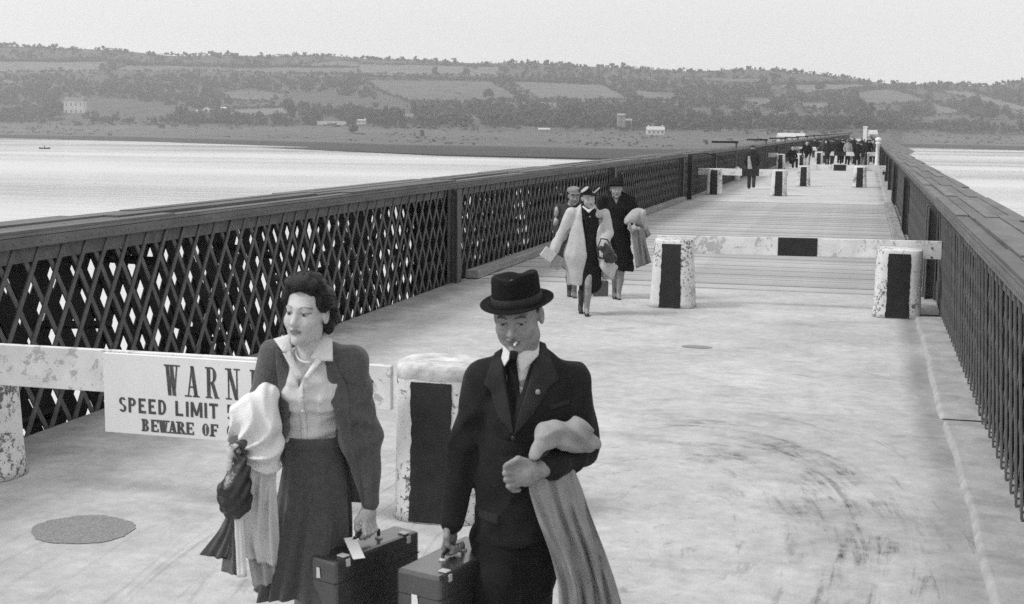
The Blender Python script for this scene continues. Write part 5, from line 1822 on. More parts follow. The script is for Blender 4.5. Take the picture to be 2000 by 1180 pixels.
wing([J(618, 698, -.06), J(628, 706, -.068), J(600, 742, -.09), J(592, 738, -.085)], 'collar_edge', M_SHIRT, wom)
nkp = []
for i in range(17):
    t = i / 16 * math.pi
    nkp.append(J(602 - 24 * math.cos(t) - 2 * math.sin(t), 686 + 22 * math.sin(t) ** 1.0, -.012 - .040 * math.sin(t)))
MB().tube(nkp, .0042, 8).build('necklace', gmat('pearl', 0.72, rough=0.3, var=0.05, spec=0.5), wom, True)
# jacket, worn open
S = Solid()
S.cone(J(608, 735, .06), J(610, 800, .05), .150, .148, .05, flat=.70)
S.cone(J(610, 800, .05), J(628, 945, .05), .148, .150, .06, flat=.74)
S.cone(J(650, 800, .02), J(700, 960, .02), .06, .050, .06, flat=.8)
S.cone(J(606, 704, .07), J(540, 702, .04), .056, .052, .05); S.cone(J(606, 704, .07), J(682, 706, .06), .056, .052, .05)
S.ball(J(532, 688, .03), (.046, .050, .044), .03); S.ball(J(692, 696, .055), (.046, .050, .042), .03)
S.cone(J(606, 690, .08), J(606, 715, .07), .062, .09, .04)
S.cone(J(533, 702, .03), J(500, 826, .03), .056, .053, .04); S.cone(J(497, 826, .03), J(470, 868, -.17), .055, .044, .03)
S.cone(J(690, 708, .055), J(718, 858, .06), .058, .051, .04); S.cone(J(718, 858, .06), J(720, 980, .0), .050, .042, .03)
jl = [J.xz(*p) for p in ((556, 640), (560, 690), (574, 740), (572, 800), (560, 860), (545, 960), (540, 1010))]
jr = [J.xz(*p) for p in ((650, 640), (634, 700), (640, 740), (652, 790), (668, 860), (700, 960), (716, 1010))]
jlz, jrz = np.array(jl)[::-1], np.array(jr)[::-1]
def jopen(X, Y, Z):
    a = np.interp(Z.ravel(), jlz[:, 1], jlz[:, 0])[None, None, :] - X
    b = X - np.interp(Z.ravel(), jrz[:, 1], jrz[:, 0])[None, None, :]
    return np.maximum(np.maximum(a, b), Y - .045 + 0 * Z)
S.field(jopen, (-.22, -.4, jlz[0, 1]), (.3, .05, jlz[-1, 1]), .012, 's')
jhz = J(690, 990)[2]
S.field(lambda X, Y, Z: np.maximum(Z - jhz, np.maximum(X - (J(698, 980)[0] + .008), -1)) + 0 * Y, (-.4, -.4, jhz - .3), (J(698, 980)[0], .5, jhz), .012, 's')
S.cone(J(606, 640, .03), J(606, 705, .04), .054, .066, .01, op='s')
wj = link('jacket', S.mesh('jacket', .0082, disp=folds(.009, 46, 12, lambda X, Y, Z: .4 + .6 * np.exp(-((Z - el_l[2]) / .12) ** 2) + 0 * X + 0 * Y)), M_WJ, wom)
tjw = [bvh(wj)]
strip('lapel', [J.xz(*p) for p in ((634, 704), (641, 745), (654, 795), (669, 862), (694, 940), (705, 985))], [J.xz(*p) for p in ((652, 700), (668, 735), (680, 760), (688, 862), (706, 940), (712, 985))], tjw, M_WJ, wom, .006, .014, curl=.006)
strip('lapel', [J.xz(*p) for p in ((540, 680), (545, 740), (552, 800), (553, 850))], [J.xz(*p) for p in ((558, 690), (573, 742), (571, 800), (561, 856))], tjw, M_WJ, wom, .006, .012, curl=.006)
# skirt: fitted yoke, then swinging pleats, right knee forward
rings = []
nS = 96
for (py, cx, hw, hd, A, dd) in ((854, 609, .108, .082, 0, .03), (866, 609, .110, .084, 0, .03), (870, 609, .108, .083, 0, .03), (905, 611, .121, .094, .001, .03), (950, 612, .138, .104, .003, .03), (985, 610, .143, .110, .008, .025), (1025, 606, .148, .116, .014, .02), (1070, 601, .154, .122, .019, .015), (1110, 597, .162, .130, .023, .01), (1140, 594, .168, .136, .026, .01), (1158, 593, .172, .140, .027, .01), (1157, 593, .164, .132, .027, .01), (1130, 595, .15, .12, .024, .01)):
    c = J(cx, py, 0)
    ring = []
    for k in range(nS):
        t = 2 * math.pi * k / nS
        rip = A * 1.15 * (1.8 * abs(math.sin(4.5 * t + .8 * math.sin(2 * t) + c[2] * 1.2)) - .9 + .5 * math.sin(17 * t + 1.3))
        kneeb = .035 * min(1, max(0, (J(0, 960)[2] - c[2]) / .22)) * math.exp(-((t - 5.05) / .35) ** 2)
        ring.append((c[0] + (hw + rip + kneeb) * math.cos(t), dd + (hd + rip + kneeb * 1.6) * math.sin(t), c[2] + (.02 * math.sin(3 * t + .6) if py > 1120 else 0)))
    rings.append(ring)
sk = loft('skirt', rings, M_SKIRT, wom, caps=False)
wbnd = []
for (py, e) in ((852, .004), (853, .006), (872, .006), (873, .003)):
    c = J(609, py, 0)
    wbnd.append([(c[0] + (.108 + e) * math.cos(2 * math.pi * k / 64), .03 + (.083 + e) * math.sin(2 * math.pi * k / 64), c[2]) for k in range(64)])
loft('waistband', wbnd, M_SKIRT, sk, caps=False)
for i in (0, 1):
    S = Solid()
    a = ankw[i]
    S.cone(a + (0, .02, -.04), a + (0, -.14, -.065), .030, .030, .03)
    S.cone(a + (0, .03, -.03), a + (0, .035, -.09), .016, .010, .02)
    link('shoe', S.mesh('shoe', .009), M_SHOE, wom)
sc_w = suitcase(hand_w, (.068, .25, .185), YAW - math.radians(36), 'dark suitcase with a luggage label in the hand of the dark-haired woman', M_CASE, J, .045, patches=[(-.02, -.06, .010, .022)])
# luggage label tied to the handle
lt = Matrix.Rotation(math.radians(20), 4, 'Y')
o = MB().box(-.02, .115, -.024, .024, .0, .0025).build('luggage_label', M_PAPER, sc_w)
o.matrix_local = Matrix.Translation((.0, -.09, .03)) @ Matrix.Rotation(math.radians(-30), 4, 'Z') @ lt
MB().tube([(0, -.06, .04), (.005, -.08, .05), (.0, -.09, .032)], .002, 6).build('label_string', M_PAPER, sc_w)

# ---- what she carries on her right arm
M_WCOAT = cloth('white_coat_cloth', 0.76, var=0.06, scale=12, wrinkle=0.9, wscale=10)
M_LINING = cloth('grey_coat_lining', 0.38, var=0.12, scale=14)
wc = empty('folded_coat', J.loc, YAW)
tag(wc, 'white coat bundled over the right arm of the dark-haired woman', 'coat')
S = Solid()
S.cone(J(521, 772, -.08), J(500, 822, -.12), .052, .076, .06); S.cone(J(500, 822, -.12), J(508, 885, -.13), .078, .076, .05)
S.ball(J(482, 805, -.12), (.058, .06, .062), .05); S.ball(J(528, 890, -.12), (.044, .06, .06), .04); S.ball(J(522, 845, -.11), (.058, .07, .07), .05); S.ball(J(474, 850, -.13), (.05, .055, .055), .05)
def wfold(X, Y, Z):
    x, z = X - J(462, 884)[0], Z - J(462, 884)[2]
    rr = np.sqrt(x * x + z * z + .0004)
    th = np.arctan2(z, x)
    m = np.clip(rr / .10, 0, 1) * np.clip((.30 - rr) / .15, 0, 1)
    return .030 * m * (np.abs(np.sin(7.5 * th + 1.4 * np.sin(16 * rr + 6 * Y) + .4)) - .6) + .005 * np.abs(np.sin(38 * z + 26 * x + 2.2 * np.sin(31 * x - 12 * Y))) + 0 * Y
link('bundle', S.mesh('bundle', .0075, disp=wfold), M_WCOAT, wc)
def secw(pl, pr, t, A, kf, ph, dl=-.18, dr=-.1):
    a, b = J(*pl, dl), J(*pr, dr)
    return ((a + b) / 2, (b - a) / 2, t, A, kf, ph)
drape('hanging_cloth', [secw((478, 905), (540, 915), .04, .006, 1.6, 0), secw((470, 945), (540, 940), .03, .014, 2.0, .3), secw((462, 1000), (543, 990), .022, .018, 2.2, .8), secw((458, 1050), (545, 1045), .02, .02, 2.2, 1.2), secw((476, 1085), (546, 1105), .018, .018, 2.2, 1.5)], cloth('pale_coat_cloth', 0.64, var=0.1, scale=12), wc)
drape('coat_lining', [secw((480, 1060), (545, 1080), .012, .010, 1.8, 1.2, -.16, -.09), secw((487, 1105), (556, 1105), .012, .012, 1.8, 1.6, -.16, -.08), secw((494, 1146), (558, 1132), .012, .012, 1.8, 2.0, -.16, -.08)], M_LINING, wc)
drape('belt', [secw((457, 1003), (474, 1001), .006, .002, 1, 0, -.22, -.21), secw((460, 1060), (478, 1058), .006, .002, 1, .5, -.22, -.21), secw((463, 1128), (483, 1126), .006, .002, 1, .9, -.22, -.21)], M_WCOAT, wc)
hb_ = empty('handbag', J.loc, YAW)
tag(hb_, 'soft black leather handbag hanging below the white coat bundle', 'handbag')
M_BAG = gmat('black_bag_leather', 0.022, rough=0.35, var=0.3, scale=14, bump=0.3, bscale=60, spec=0.55)
S = Solid()
S.cone(J(470, 900, -.24), J(460, 965, -.25), .030, .058, .04, flat=.7); S.ball(J(458, 975, -.25), (.058, .045, .075), .04)
link('pouch', S.mesh('pouch', .007, disp=folds(.006, 70, 31)), M_BAG, hb_)
MB().tube([J(466, 905, -.25), J(458, 880, -.26), J(468, 872, -.23), J(480, 890, -.22)], .006, 8).build('strap', M_BAG, hb_, True)
sf = empty('scarf', J.loc, YAW)
tag(sf, 'dark cloth tail blowing out behind the handbag', 'cloth')
M_SCARF = cloth('dark_scarf', 0.13, var=0.15)
drape('cloth_tail', [secw((446, 1000), (462, 1005), .010, .004, 1.2, 0, -.2, -.19), secw((428, 1035), (458, 1045), .009, .008, 1.4, .4, -.19, -.18), secw((390, 1082), (450, 1092), .008, .012, 1.6, .8, -.17, -.17)], M_SCARF, sf)
drape('cloth_tail', [secw((450, 1005), (462, 1010), .009, .004, 1.2, .4, -.18, -.17), secw((440, 1060), (465, 1065), .008, .008, 1.4, .8, -.17, -.16), secw((432, 1114), (468, 1124), .008, .010, 1.6, 1.1, -.15, -.15)], cloth('grey_scarf', 0.26), sf)

# ------------------------------------------------------------------ walkers and crowd
def walker(fig, label, j, mats, hem, coat, detail=.012, hat=None, headR=None, hs=1.0, dress=None, group=None, cuts=None, legtone=.2, skin=.42, hatv=None, extra=None):
    """figure from surveyed joints (px, py, depth)"""
    root = fig.root('person')
    tag(root, label, 'person', group)
    P = {k: fig(*v) for k, v in j.items()}
    S = Solid()
    R = headR if headR is not None else np.eye(3)
    T, tn = add_head(S, P['head'], R, hs, True)
    S.cone(T(0, .02, -.07), P['chest'] + (0, 0, .10), .05 * hs, .06 * hs, .03)
    S.cone(P['chest'], P['hip'], .10, .11, .04, flat=.7)
    for s_ in 'lr':
        S.cone(P['chest'] + (0, 0, .06), P['sh' + s_], .06, .045, .03)
        S.cone(P['sh' + s_], P['el' + s_], .042, .035, .02); S.cone(P['el' + s_], P['wr' + s_], .034, .024, .02)
        d = P['wr' + s_] - P['el' + s_]; d /= np.linalg.norm(d)
        h0 = P['wr' + s_] + d * .05
        S.ball(h0, (.028, .026, .034), .015)
        q = np.cross(d, (0, 1, 0)); q /= max(np.linalg.norm(q), 1e-6)
        for i in range(4):
            b0 = h0 + d * .02 + q * (.012 * (i - 1.5)); b1 = b0 + d * .03 + np.array((0, -.01, -.01)); b2 = b1 + d * .01 + np.array((0, -.005, -.022))
            S.cone(b0, b1, .0095, .009, .006); S.cone(b1, b2, .009, .008, .006)
        S.cone(h0 - q * .018, h0 - q * .03 + d * .03 + (0, -.015, 0), .010, .009, .006)
        S.cone(P['hip'] + ((-.06 if s_ == 'l' else .06), 0, 0), P['kn' + s_], .08, .05, .03)
        mid = P['kn' + s_] * .62 + P['an' + s_] * .38
        S.cone(P['kn' + s_], mid, .048, .050, .02); S.cone(mid, P['an' + s_], .05, .030, .02); S.cone(P['an' + s_], P['an' + s_] + (0, -.11, -.05), .03, .026, .02)
    kz = P['hip'][2] - .05
    def tone(V):
        t = tn(V, skin, .5, .1)
        lo = V[:, 2] < kz
        t[lo] = legtone if not isinstance(legtone, tuple) else np.where(V[lo, 0] < (P['anl'][0] + P['anr'][0]) / 2, legtone[0], legtone[1])
        return t
    hz0 = P['head']
    fr_ = [(0, hz0[0] - .1, hz0[0] + .1, .0065), (1, hz0[1] - .14, hz0[1] + .1, .007), (2, hz0[2] - .14, hz0[2] + .1, .006)] if detail < .02 else []
    link('body', S.mesh('body', detail, fr_, tone=tone), M_SKIN, root)
    for s_ in 'lr':
        S = Solid()
        a = P['an' + s_]
        S.cone(a + (0, .025, -.045), a + (0, -.14, -.06), .032, .030, .03); S.cone(a + (0, .03, -.03), a + (0, .03, -.085), .02, .015, .02)
        link('shoe', S.mesh('shoe', max(.010, detail * .8)), M_SHOE, root)
    S = Solid()
    coat(S, P)
    if cuts:
        cuts(S, P)
    co = link('coat', S.mesh('coat', detail, disp=folds(.011, 34, int(fig.Dh * 10))), mats['coat'], root)
    if dress:
        S = Solid()
        dress(S, P)
        link('dress', S.mesh('dress', detail, disp=folds(.004, 34, 3)), mats['dress'], root)
    if hat:
        S = Solid()
        hat(S, T, R)
        link('hat', S.mesh('hat', max(.009, detail * .7)), mats['hat'], root)
    S = Solid()
    S.ball(T(0, .03, .03), np.array((.083, .085, .082)) * hs, .02, R); S.ball(T(0, .07, -.035), np.array((.072, .045, .06)) * hs, .03, R)
    S.ball(T(0, -.085, -.03), np.array((.062, .055, .09)) * hs, .01, R, 's')
    link('hair', S.mesh('hair', max(.009, detail * .7)), mats.get('hair', M_HAIR), root)
    if extra:
        extra(root, P)
    return root, P
M_COATW = cloth('pale_wool_coat', 0.52, var=0.12, scale=10)
M_BLK = cloth('black_cloth', 0.016, var=0.3)
M_BRN = cloth('dark_brown_cloth', 0.05, var=0.3)
# woman in the pale coat
J = Fig(16.35, 1145)
def coat_pale(S, P):
    S.cone(P['shl'] * .5 + P['shr'] * .5 + (0, .02, .0), P['chest'], .13, .15, .05, flat=.62)
    S.cone(P['chest'] + (-.04, 0, 0), J(1128, 500, 0), .15, .17, .05, flat=.7); S.cone(J(1128, 500, 0), J(1128, 550, 0), .15, .13, .05, flat=.8)
    S.cone(P['chest'] + (.05, 0, 0), J(1172, 490, .0), .12, .12, .05, flat=.7); S.cone(J(1172, 490, .04), J(1182, 528, .0), .12, .13, .05, flat=.7); S.cone(J(1180, 522, -.05), J(1203, 522, -.02), .06, .025, .04)
    for a, b, ra, rb in (('shl', 'ell', .07, .065), ('ell', 'wrl', .064, .055), ('shr', 'elr', .06, .054), ('elr', 'wrr', .052, .046)):
        S.cone(P[a], P[b], ra, rb, .03)
    S.cone(P['chest'] + (0, .03, .17), P['chest'] + (0, .03, .1), .07, .10, .04)
def cut_pale(S, P):
    L = np.array([J.xz(*p) for p in ((1136, 398), (1137, 430), (1143, 470), (1147, 500), (1139, 530), (1134, 575))])[::-1]
    Rr = np.array([J.xz(*p) for p in ((1155, 398), (1176, 424), (1166, 450), (1160, 490), (1164, 512), (1192, 545), (1192, 575))])[::-1]
    def f(X, Y, Z):
        a = np.interp(Z.ravel(), L[:, 1], L[:, 0])[None, None, :] - X
        b = X - np.interp(Z.ravel(), Rr[:, 1], Rr[:, 0])[None, None, :]
        return np.maximum(np.maximum(a, b), Y - .03 + 0 * Z)
    S.field(f, (-.3, -.5, L[0, 1]), (.4, .03, L[-1, 1]), .015, 's')
    zb = J(1130, 556)[2]
    S.field(lambda X, Y, Z: Z - zb - .25 * np.maximum(X, 0) + 0 * Y, (-.5, -.5, zb - .4), (.6, .6, zb + .12), .01, 's')
def dress_blk(S, P):
    S.cone(P['chest'] + (0, .0, .06), J(1152, 480, .0), .12, .125, .04, flat=.62); S.cone(J(1152, 480, 0), J(1152, 552, -.02), .13, .15, .05, flat=.7)
    S.cone(J(1140, 400, .0), J(1146, 440, -.08), .03, .02, .03)
def hat_tilt(S, T, R):
    S.ball(T(-.02, .015, .085), (.085, .095, .055), .02, R @ rot('Y', 14)); S.ball(T(0, .0, .065), (.135, .12, .014), .015, R @ rot('Y', 20))
Rp = rot('Z', 16) @ rot('X', 12) @ rot('Y', -10)
wp, PP = walker(J, 'woman in open pale coat over black dress, striding in front of the other two', dict(head=(1149, 386, -.02), chest=(1150, 432, .02), hip=(1152, 492, .03), shl=(1116, 417, .02), shr=(1180, 417, .02), ell=(1096, 458, .04), wrl=(1082, 488, -.02), elr=(1188, 455, .02), wrr=(1178, 484, -.16),
            knl=(1139, 556, .0), knr=(1148, 558, -.10), anl=(1134, 598, .18), anr=(1146, 605, -.06)), dict(coat=M_COATW, dress=M_BLK, hat=M_BLK), None, coat_pale, hat=hat_tilt, headR=Rp, dress=dress_blk, cuts=cut_pale, legtone=(.05, .28), group='women walking behind the couple')
Tp = lambda *p: PP['head'] + Rp @ np.array(p)
S = Solid()
S.ball(Tp(-.055, -.045, .125), (.065, .045, .014), .01, Rp @ rot('Y', -28)); S.cone(Tp(.07, -.04, .06), Tp(.15, -.02, .105), .012, .010, .01)
link('hat_trim', S.mesh('hat_trim', .008), cloth('pale_hat_trim', 0.42), wp)
S = Solid()
S.cone(J(1139, 404, -.04), J(1150, 413, -.085), .013, .014, .02); S.cone(J(1150, 413, -.085), J(1160, 405, -.05), .014, .012, .02)
link('scarf', S.mesh('scarf', .009), M_SHIRT, wp)
nw = empty('newspaper', J.loc, YAW)
tag(nw, 'folded pale newspaper in the hand of the woman in the pale coat', 'newspaper')
M_NEWS = gmat('newsprint', 0.62, rough=0.9, var=0.15, scale=40)
Rn = rot('Y', 35) @ rot('Z', 12)
MB().obox(J(1071, 497, -.08), np.array((.085, .012, .07)), Rn).build('folded_sheet', M_NEWS, nw, bevel=.004)
MB().obox(J(1087, 512, -.04), np.array((.07, .014, .085)), rot('Y', 28)).build('folded_sheet', cloth('grey_newsprint', 0.30), nw, bevel=.004)
hb2 = empty('handbag', J.loc, YAW)
tag(hb2, 'dark soft bag under the arm of the woman in the pale coat', 'handbag')
S = Solid()
S.ball(J(1180, 490, -.18), (.11, .06, .10), .04); S.ball(J(1192, 502, -.16), (.08, .06, .08), .04)
link('pouch', S.mesh('pouch', .01, disp=folds(.012, 40, 41)), M_BAG, hb2)
MB().tube([J(1170, 478, -.2), J(1174, 466, -.18), J(1186, 468, -.16), J(1194, 482, -.16)], .009, 8).build('strap', M_BAG, hb2, True)
MB().obox(J(1176, 476, -.245), np.array((.025, .006, .03)), rot('Y', 20)).build('clasp', M_METAL, hb2, bevel=.004)
at_ = empty('attache_case', J.loc, YAW)
tag(at_, 'small black case carried low behind the woman in the pale coat', 'case')
MB().obox(J(1170, 562, .12), np.array((.095, .12, .10)), rot('Z', 10)).build('shell', M_CASE, at_, bevel=.012)
MB().tube([J(1162, 546, .12), J(1163, 540, .12), J(1177, 540, .12), J(1178, 546, .12)], .010, 6).build('handle', M_SHOE, at_, True)
# woman in the cap behind her
J = Fig(18.1, 1108)
def coat_brown(S, P):
    S.cone(P['chest'] + (0, .02, .08), P['chest'], .14, .155, .05, flat=.65); S.cone(P['chest'], J(1110, 470, .02), .155, .15, .05, flat=.7); S.cone(J(1110, 470, .02), J(1110, 492, .02), .15, .16, .05, flat=.7)
    for a, b, ra, rb in (('shl', 'ell', .07, .062), ('ell', 'wrl', .06, .05), ('shr', 'elr', .07, .062), ('elr', 'wrr', .06, .05)):
        S.cone(P[a], P[b], ra, rb, .04)
def skirt_lt(S, P):
    S.cone(J(1110, 470, .02), J(1112, 508, .02), .14, .15, .05, flat=.72)
def cap(S, T, R):
    S.ball(T(0, .01, .075), (.098, .105, .060), .02, R); S.ball(T(0, -.07, .045), (.08, .05, .014), .01, R @ rot('X', -10))
walker(J, 'woman in light cap and dark coat half hidden at the left of the three', dict(head=(1121, 383, .0), chest=(1110, 425, .03), hip=(1110, 475, .03), shl=(1090, 410, .04), shr=(1132, 412, .04), ell=(1087, 442, .0), wrl=(1094, 456, -.16), elr=(1136, 446, .0), wrr=(1130, 470, -.1),
            knl=(1112, 525, .0), knr=(1120, 525, -.06), anl=(1112, 570, .1), anr=(1122, 573, -.04)), dict(coat=M_BRN, dress=cloth('pale_skirt', 0.3), hat=cloth('pale_cap', 0.24)), None, coat_brown, hat=cap, headR=rot('Z', 10) @ rot('X', 8), dress=skirt_lt, legtone=(.06, .16), skin=.26, group='women walking behind the couple')
S = Solid()
S.ball(J(1087, 413, -.01), (.035, .05, .075), .03); S.ball(J(1086, 434, -.06), (.035, .045, .06), .03)
o = link('pale_bundle', S.mesh('pale_bundle', .012, disp=folds(.008, 40, 43)), M_LINING)
o.location = J.loc; o.rotation_euler = (0, 0, YAW)
tag(o, 'pale bundle on the arm of the woman in the light cap', 'bundle')
# woman in the dark coat
J = Fig(17.95, 1205)
def coat_dark(S, P):
    S.cone(P['chest'] + (0, .02, .10), P['chest'], .15, .17, .05, flat=.62); S.cone(P['chest'], J(1207, 450, .02), .17, .15, .05, flat=.7); S.cone(J(1207, 450, .02), J(1212, 518, .02), .15, .19, .05, flat=.75)
    for a, b, ra, rb in (('shl', 'ell', .075, .066), ('ell', 'wrl', .064, .052), ('shr', 'elr', .075, .066), ('elr', 'wrr', .064, .052)):
        S.cone(P[a], P[b], ra, rb, .04)
    S.cone(P['chest'] + (0, .03, .2), P['chest'] + (0, .03, .12), .07, .10, .04)
def cut_dark(S, P):
    zh = J(1210, 527)[2]
    S.field(lambda X, Y, Z: Z - zh + .02 * np.sin(9 * X) + 0 * Y, (-.5, -.5, zh - .4), (.5, .5, zh + .03), .01, 's')
    zb, zt = J(1203, 397)[2], J(1203, 372)[2]
    x0 = J(1203, 393)[0]
    S.field(lambda X, Y, Z: np.maximum(np.maximum(np.abs(X - x0) - (Z - zb) * .62, zb - Z), Y - .035), (-.15, -.4, zb), (.15, .035, zt + .1), .008, 's')
def dress_v(S, P):
    S.cone(P['chest'] + (0, .04, .10), P['chest'] + (0, .03, -.2), .12, .12, .04, flat=.6)
def hat_dark(S, T, R):
    S.ball(T(0, .015, .085), (.10, .11, .075), .02, R); S.ball(T(0, .0, .055), (.135, .14, .013), .02, R @ rot('X', -8)); S.ball(T(.05, .02, .15), (.04, .04, .05), .03, R)
walker(J, 'woman in dark coat and dark hat at the right of the three', dict(head=(1204, 369, .0), chest=(1205, 408, .03), hip=(1208, 465, .03), shl=(1178, 392, .03), shr=(1231, 392, .03), ell=(1176, 430, .02), wrl=(1184, 462, -.1), elr=(1240, 430, .02), wrr=(1232, 438, -.18),
            knl=(1203, 530, .0), knr=(1213, 530, .02), anl=(1200, 573, .06), anr=(1208, 576, -.02)), dict(coat=M_BLK, dress=M_SHIRT, hat=M_BLK), None, coat_dark, hat=hat_dark, headR=rot('X', 4), dress=dress_v, cuts=cut_dark, legtone=(.16, .26), skin=.30, group='women walking behind the couple')
dc = empty('coat_on_arm', J.loc, YAW)
tag(dc, 'pale coat hanging over the arm of the woman in the dark coat', 'coat')
S = Solid()
S.cone(J(1228, 430, -.17), J(1246, 420, -.1), .07, .10, .05); S.cone(J(1246, 422, -.1), J(1256, 444, -.04), .10, .06, .05); S.ball(J(1236, 446, -.2), (.09, .07, .05), .03)
link('bundle', S.mesh('bundle', .011, disp=folds(.013, 36, 51)), cloth('fawn_coat', 0.40, var=0.15), dc)
drape('hanging_cloth', [secw((1232, 448), (1258, 444), .05, .015, 1.8, 0), secw((1236, 478), (1262, 474), .04, .022, 2, .5), secw((1242, 524), (1272, 512), .035, .028, 2.2, 1)], cloth('grey_coat', 0.24), dc)
drape('hanging_cloth', [secw((1250, 440), (1262, 440), .04, .01, 1.8, 0, -.05, .0), secw((1255, 470), (1272, 458), .03, .01, 2, .5, -.05, .0)], cloth('grey_coat', 0.24), dc)

# man walking away and the far crowd
def simple_person(x, y, rz, label, h=1.72, coat=.03, legs=.03, skirt=False, hatv=None, hairv=.03, group='people in the distant crowd', skin=.36, step=.16, seated=False, res=.022, arms=0.0, z0=0.0, coatlen=.5, bagv=None):
    """clothed walking figure, faces local -y"""
    root = empty('person', (x, y, z0), rz)
    tag(root, label, 'person', group)
    k = h / 1.72
    A = lambda *p: np.array(p, float) * k
    hipz = .50 if seated else .92
    dz = hipz - .92
    S = Solid()
    T, tn = add_head(S, A(0, -.02, 1.57 + dz), np.eye(3), k, False)
    S.cone(A(0, 0, 1.50 + dz), A(0, .0, 1.40 + dz), .055, .07, .03); S.cone(A(0, 0, 1.35 + dz), A(0, 0, 1.0 + dz), .12, .12, .05, flat=.65)
    pts = []
    for sx_ in (-1, 1):
        sh, el, wr = A(sx_ * .18, 0, 1.40 + dz), A(sx_ * (.25 + arms * .1), .03 + sx_ * step * .3, 1.12 + dz), A(sx_ * (.24 - arms * .12), -.06 + sx_ * step * .6 - arms * .15, .88 + dz + arms * .2)
        S.cone(sh, el, .045, .038, .03); S.cone(el, wr, .036, .026, .02); S.ball(wr + A(0, -.01, -.06), (.025, .03, .05), .02)
        for i in range(4):
            S.cone(wr + A(0, -.03 + .018 * i, -.07), wr + A(-sx_ * .012, -.03 + .018 * i, -.12), .009, .008, .008)
        if seated:
            kn, an = A(sx_ * .12, -.42, .50), A(sx_ * .12, -.40, .10)
        else:
            kn, an = A(sx_ * .09, -.05 - sx_ * step * .45, .50), A(sx_ * .085, .06 - sx_ * step, .09 + (.05 if sx_ * step < 0 else 0))
        S.cone(A(sx_ * .08, 0, hipz), kn, .085, .055, .03); S.cone(kn, an, .053, .034, .03); S.cone(an, an + A(0, -.12, -.05), .034, .03, .02)
        pts.append((sh, el, wr, kn, an))
    link('body', S.mesh('body', res, tone=lambda V: np.where(V[:, 2] < hipz * k, .2 if skirt else legs, tn(V, skin))), M_SKIN, root)
    S = Solid()
    S.cone(A(0, .01, 1.40 + dz), A(0, .0, 1.22 + dz), .165 * k, .165 * k, .05, flat=.66); S.cone(A(0, 0, 1.22 + dz), A(0, 0, (1.32 - coatlen) + dz), .16 * k, .17 * k, .05, flat=.72)
    for sh, el, wr, kn, an in pts:
        S.cone(sh, el, .07, .058, .04); S.cone(el, wr, .055, .045, .03)
    link('coat', S.mesh('coat', res, disp=folds(.006, 30, int(x * 100 + y) % 97)), cloth('crowd_coat_%03d' % round(coat * 1000), coat), root)
    S = Solid()
    if skirt:
        S.cone(A(0, 0, .92), A(0, -.02, .48), .15 * k, .19 * k, .04, flat=.8)
    else:
        for sh, el, wr, kn, an in pts:
            S.cone(A(kn[0] / k * .9, 0, hipz), kn, .10, .075, .04); S.cone(kn, an, .075, .07, .03)
    link('skirt' if skirt else 'trousers', S.mesh('legs', res), cloth('crowd_cloth_%03d' % round(legs * 1000), legs), root)
    S = Solid()
    if hatv is not None:
        S.ball(T(0, .01, .075), np.array((.092, .105, .06)) * k, .02); S.ball(T(0, -.02, .052), np.array((.115, .135, .014)) * k, .015)
        link('hat', S.mesh('hat', res * .7), cloth('crowd_hat_%03d' % round(hatv * 1000), hatv), root)
    else:
        S.ball(T(0, .03, .035), np.array((.083, .088, .082)) * k, .02); S.ball(T(0, .06, -.03), np.array((.07, .05, .06)) * k, .03)
        S.ball(T(0, -.085, -.03), np.array((.062, .055, .09)) * k, .01, None, 's')
        link('hair', S.mesh('hair', res * .7), cloth('crowd_hair_%03d' % round(hairv * 1000), hairv), root)
    return root
simple_person(-4.43, 53.1, math.pi + .1, 'man in dark jacket and cap walking away towards the crowd', 1.78, .035, .05, hatv=.05, group=None, res=.014, step=.12, arms=.3, coatlen=.62)
S = Solid()
S.cone((-.12, -.02, 1.28), (-.05, -.06, .75), .05, .10, .04)
o = link('shoulder_bag', S.mesh('shoulder_bag', .015), M_LINING)
o.location = (-4.43, 53.0, 0)
tag(o, 'pale cloth carried at the side of the man walking away', 'bag')
simple_person(-4.35, 80.5, .5, 'man in black suit sitting on the left barrier near the crowd', 1.75, .012, .015, seated=True, hairv=.03, res=.02, arms=.9, z0=.12)
simple_person(-3.55, 81.5, .1, 'man in black with bright white shirt and pale trousers standing by the seated man', 1.74, .012, .55, hairv=.02, res=.02, step=.08)
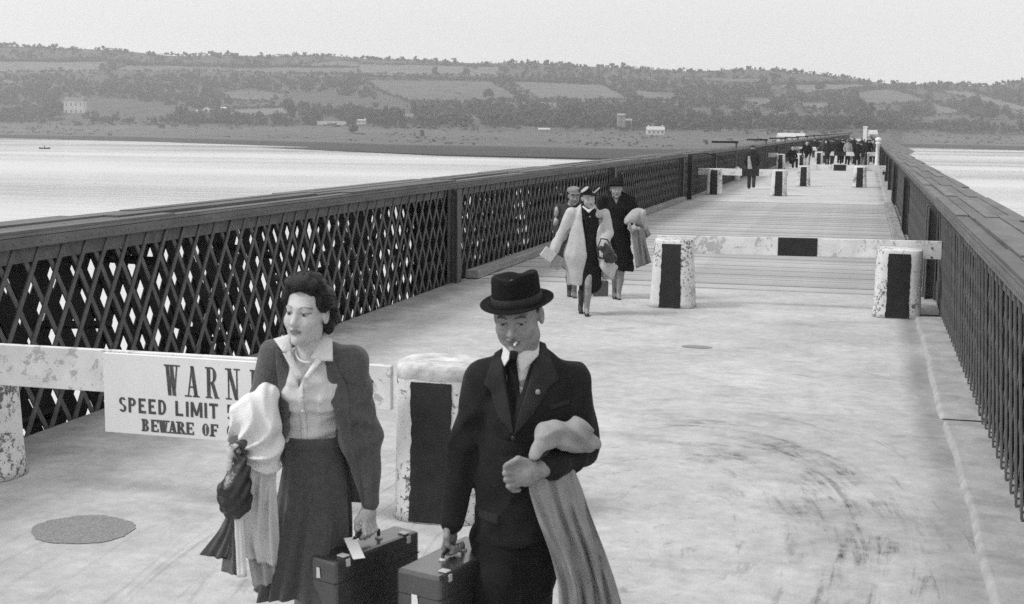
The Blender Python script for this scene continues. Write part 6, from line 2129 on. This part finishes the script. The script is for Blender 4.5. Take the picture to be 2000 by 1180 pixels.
crowd = [(-3.0, 96, 3.1, 'broad man in brown coat with his back turned, left of the crowd', .07, .03, False, None, 1.76), (-2.35, 95, 2.9, 'tall man in long dark coat leaning at the front of the crowd', .025, .03, False, .03, 1.8),
         (-1.75, 98, .2, 'man in black suit and dark hat near the middle of the crowd', .012, .02, False, .012, 1.78), (-1.15, 99, 3.3, 'woman in pale grey coat in the middle of the crowd', .32, .3, True, None, 1.66),
         (-.85, 97, 2.8, 'man in black jacket beside the pale grey coat', .012, .02, False, None, 1.75), (-.35, 96.5, 3.1, 'person in grey jumper in front of the crowd', .2, .03, False, None, 1.68),
         (-.62, 90.2, 3.2, 'person in dark clothes walking into the crowd, nearest on the right', .02, .018, False, .06, 1.72), (-.25, 90.9, 3.0, 'person with grey trousers beside the nearest one on the right', .03, .16, False, None, 1.68),
         (-3.9, 91.5, 3.0, 'person in dark grey coat at the left front of the crowd', .04, .03, False, .03, 1.72), (-3.3, 103.3, .3, 'woman in black dress left of the long dark coat', .015, .02, True, None, 1.65), (-2.6, 91.6, 3.2, 'man in charcoal suit bending behind the distant board', .03, .03, False, None, 1.76), (-1.9, 97.5, 2.9, 'man in black with bare head behind the distant board', .012, .015, False, None, 1.78), (-1.3, 94.5, .1, 'man in black waistcoat and white sleeves in the crowd', .35, .015, False, .02, 1.76), (-2.1, 119, 3.0, 'man in dark overcoat seen over the front row', .02, .02, False, .02, 1.8), (-3.2, 122, .2, 'woman in dark hat seen over the front row', .03, .04, True, .02, 1.68), (.2, 108, 2.9, 'person in black coat near the right girder beside the crowd', .013, .02, False, .02, 1.72), (-.5, 124, 3.1, 'man in dark cap behind the black jacket', .02, .02, False, .03, 1.78), (-1.5, 129, .2, 'man in charcoal coat behind the pale grey coat', .03, .03, False, None, 1.79), (-2.5, 146, 3.1, 'man in black bowler deep in the crowd', .015, .02, False, .01, 1.78), (-4.2, 134, .1, 'woman in grey coat deep in the crowd on the left', .12, .08, True, .05, 1.66),
         (.12, 99, .1, 'black-suited man standing at the right side of the crowd', .01, .015, False, .012, 1.8), (.42, 101, .2, 'man in mid grey coat at the right edge of the crowd', .12, .06, False, None, 1.74),
         (-3.5, 104, .1, 'man in dark hat behind the brown coat', .02, .02, False, .015, 1.76), (-2.7, 106, 3.0, 'woman in white blouse behind the long dark coat', .6, .06, True, None, 1.64),
         (-1.95, 108, .3, 'man in white shirt looking over the crowd', .55, .03, False, None, 1.8), (-1.4, 110, 3.2, 'man in black cap deeper in the crowd', .02, .02, False, .012, 1.78),
         (-.7, 112, .0, 'woman in pale hat deeper in the crowd', .1, .05, True, .5, 1.66), (.0, 113, 3.1, 'man with dark hair deeper in the crowd at right', .05, .03, False, None, 1.75),
         (-4.4, 116, .2, 'man by the left girder behind the crowd', .03, .03, False, .03, 1.76), (-3.8, 124, 3.0, 'woman in white near the left girder behind the crowd', .6, .5, True, None, 1.66),
         (-2.2, 127, .1, 'man in grey suit far back in the crowd', .09, .08, False, .05, 1.76), (-.3, 131, 3.1, 'person in white coat far back on the right', .62, .1, True, None, 1.68), (.3, 136, .2, 'person in pale coat farthest back by the right girder', .5, .2, True, .4, 1.68),
         (-1.3, 138, 3.1, 'dark figure farthest back in the middle of the road', .02, .02, False, .02, 1.78), (-3.1, 142, .0, 'dark figure farthest back left of the middle', .03, .02, False, .02, 1.76)]
for (x, y, rz, lb, cv, lv, sk_, hv, hh) in crowd:
    simple_person(x, y, rz + .15 * math.sin(x * 9), lb, hh, cv, lv, sk_, hv, res=.026, step=.1 * math.sin(y), arms=.4 * abs(math.sin(x * 7)))
simple_person(BOAT_P[0], BOAT_P[1], YAW + 1.6, 'tiny dark figure seated in the rowing boat', 1.7, .02, .02, hatv=.02, seated=True, group=None, res=.04, z0=WZ - .12)
ww = simple_person
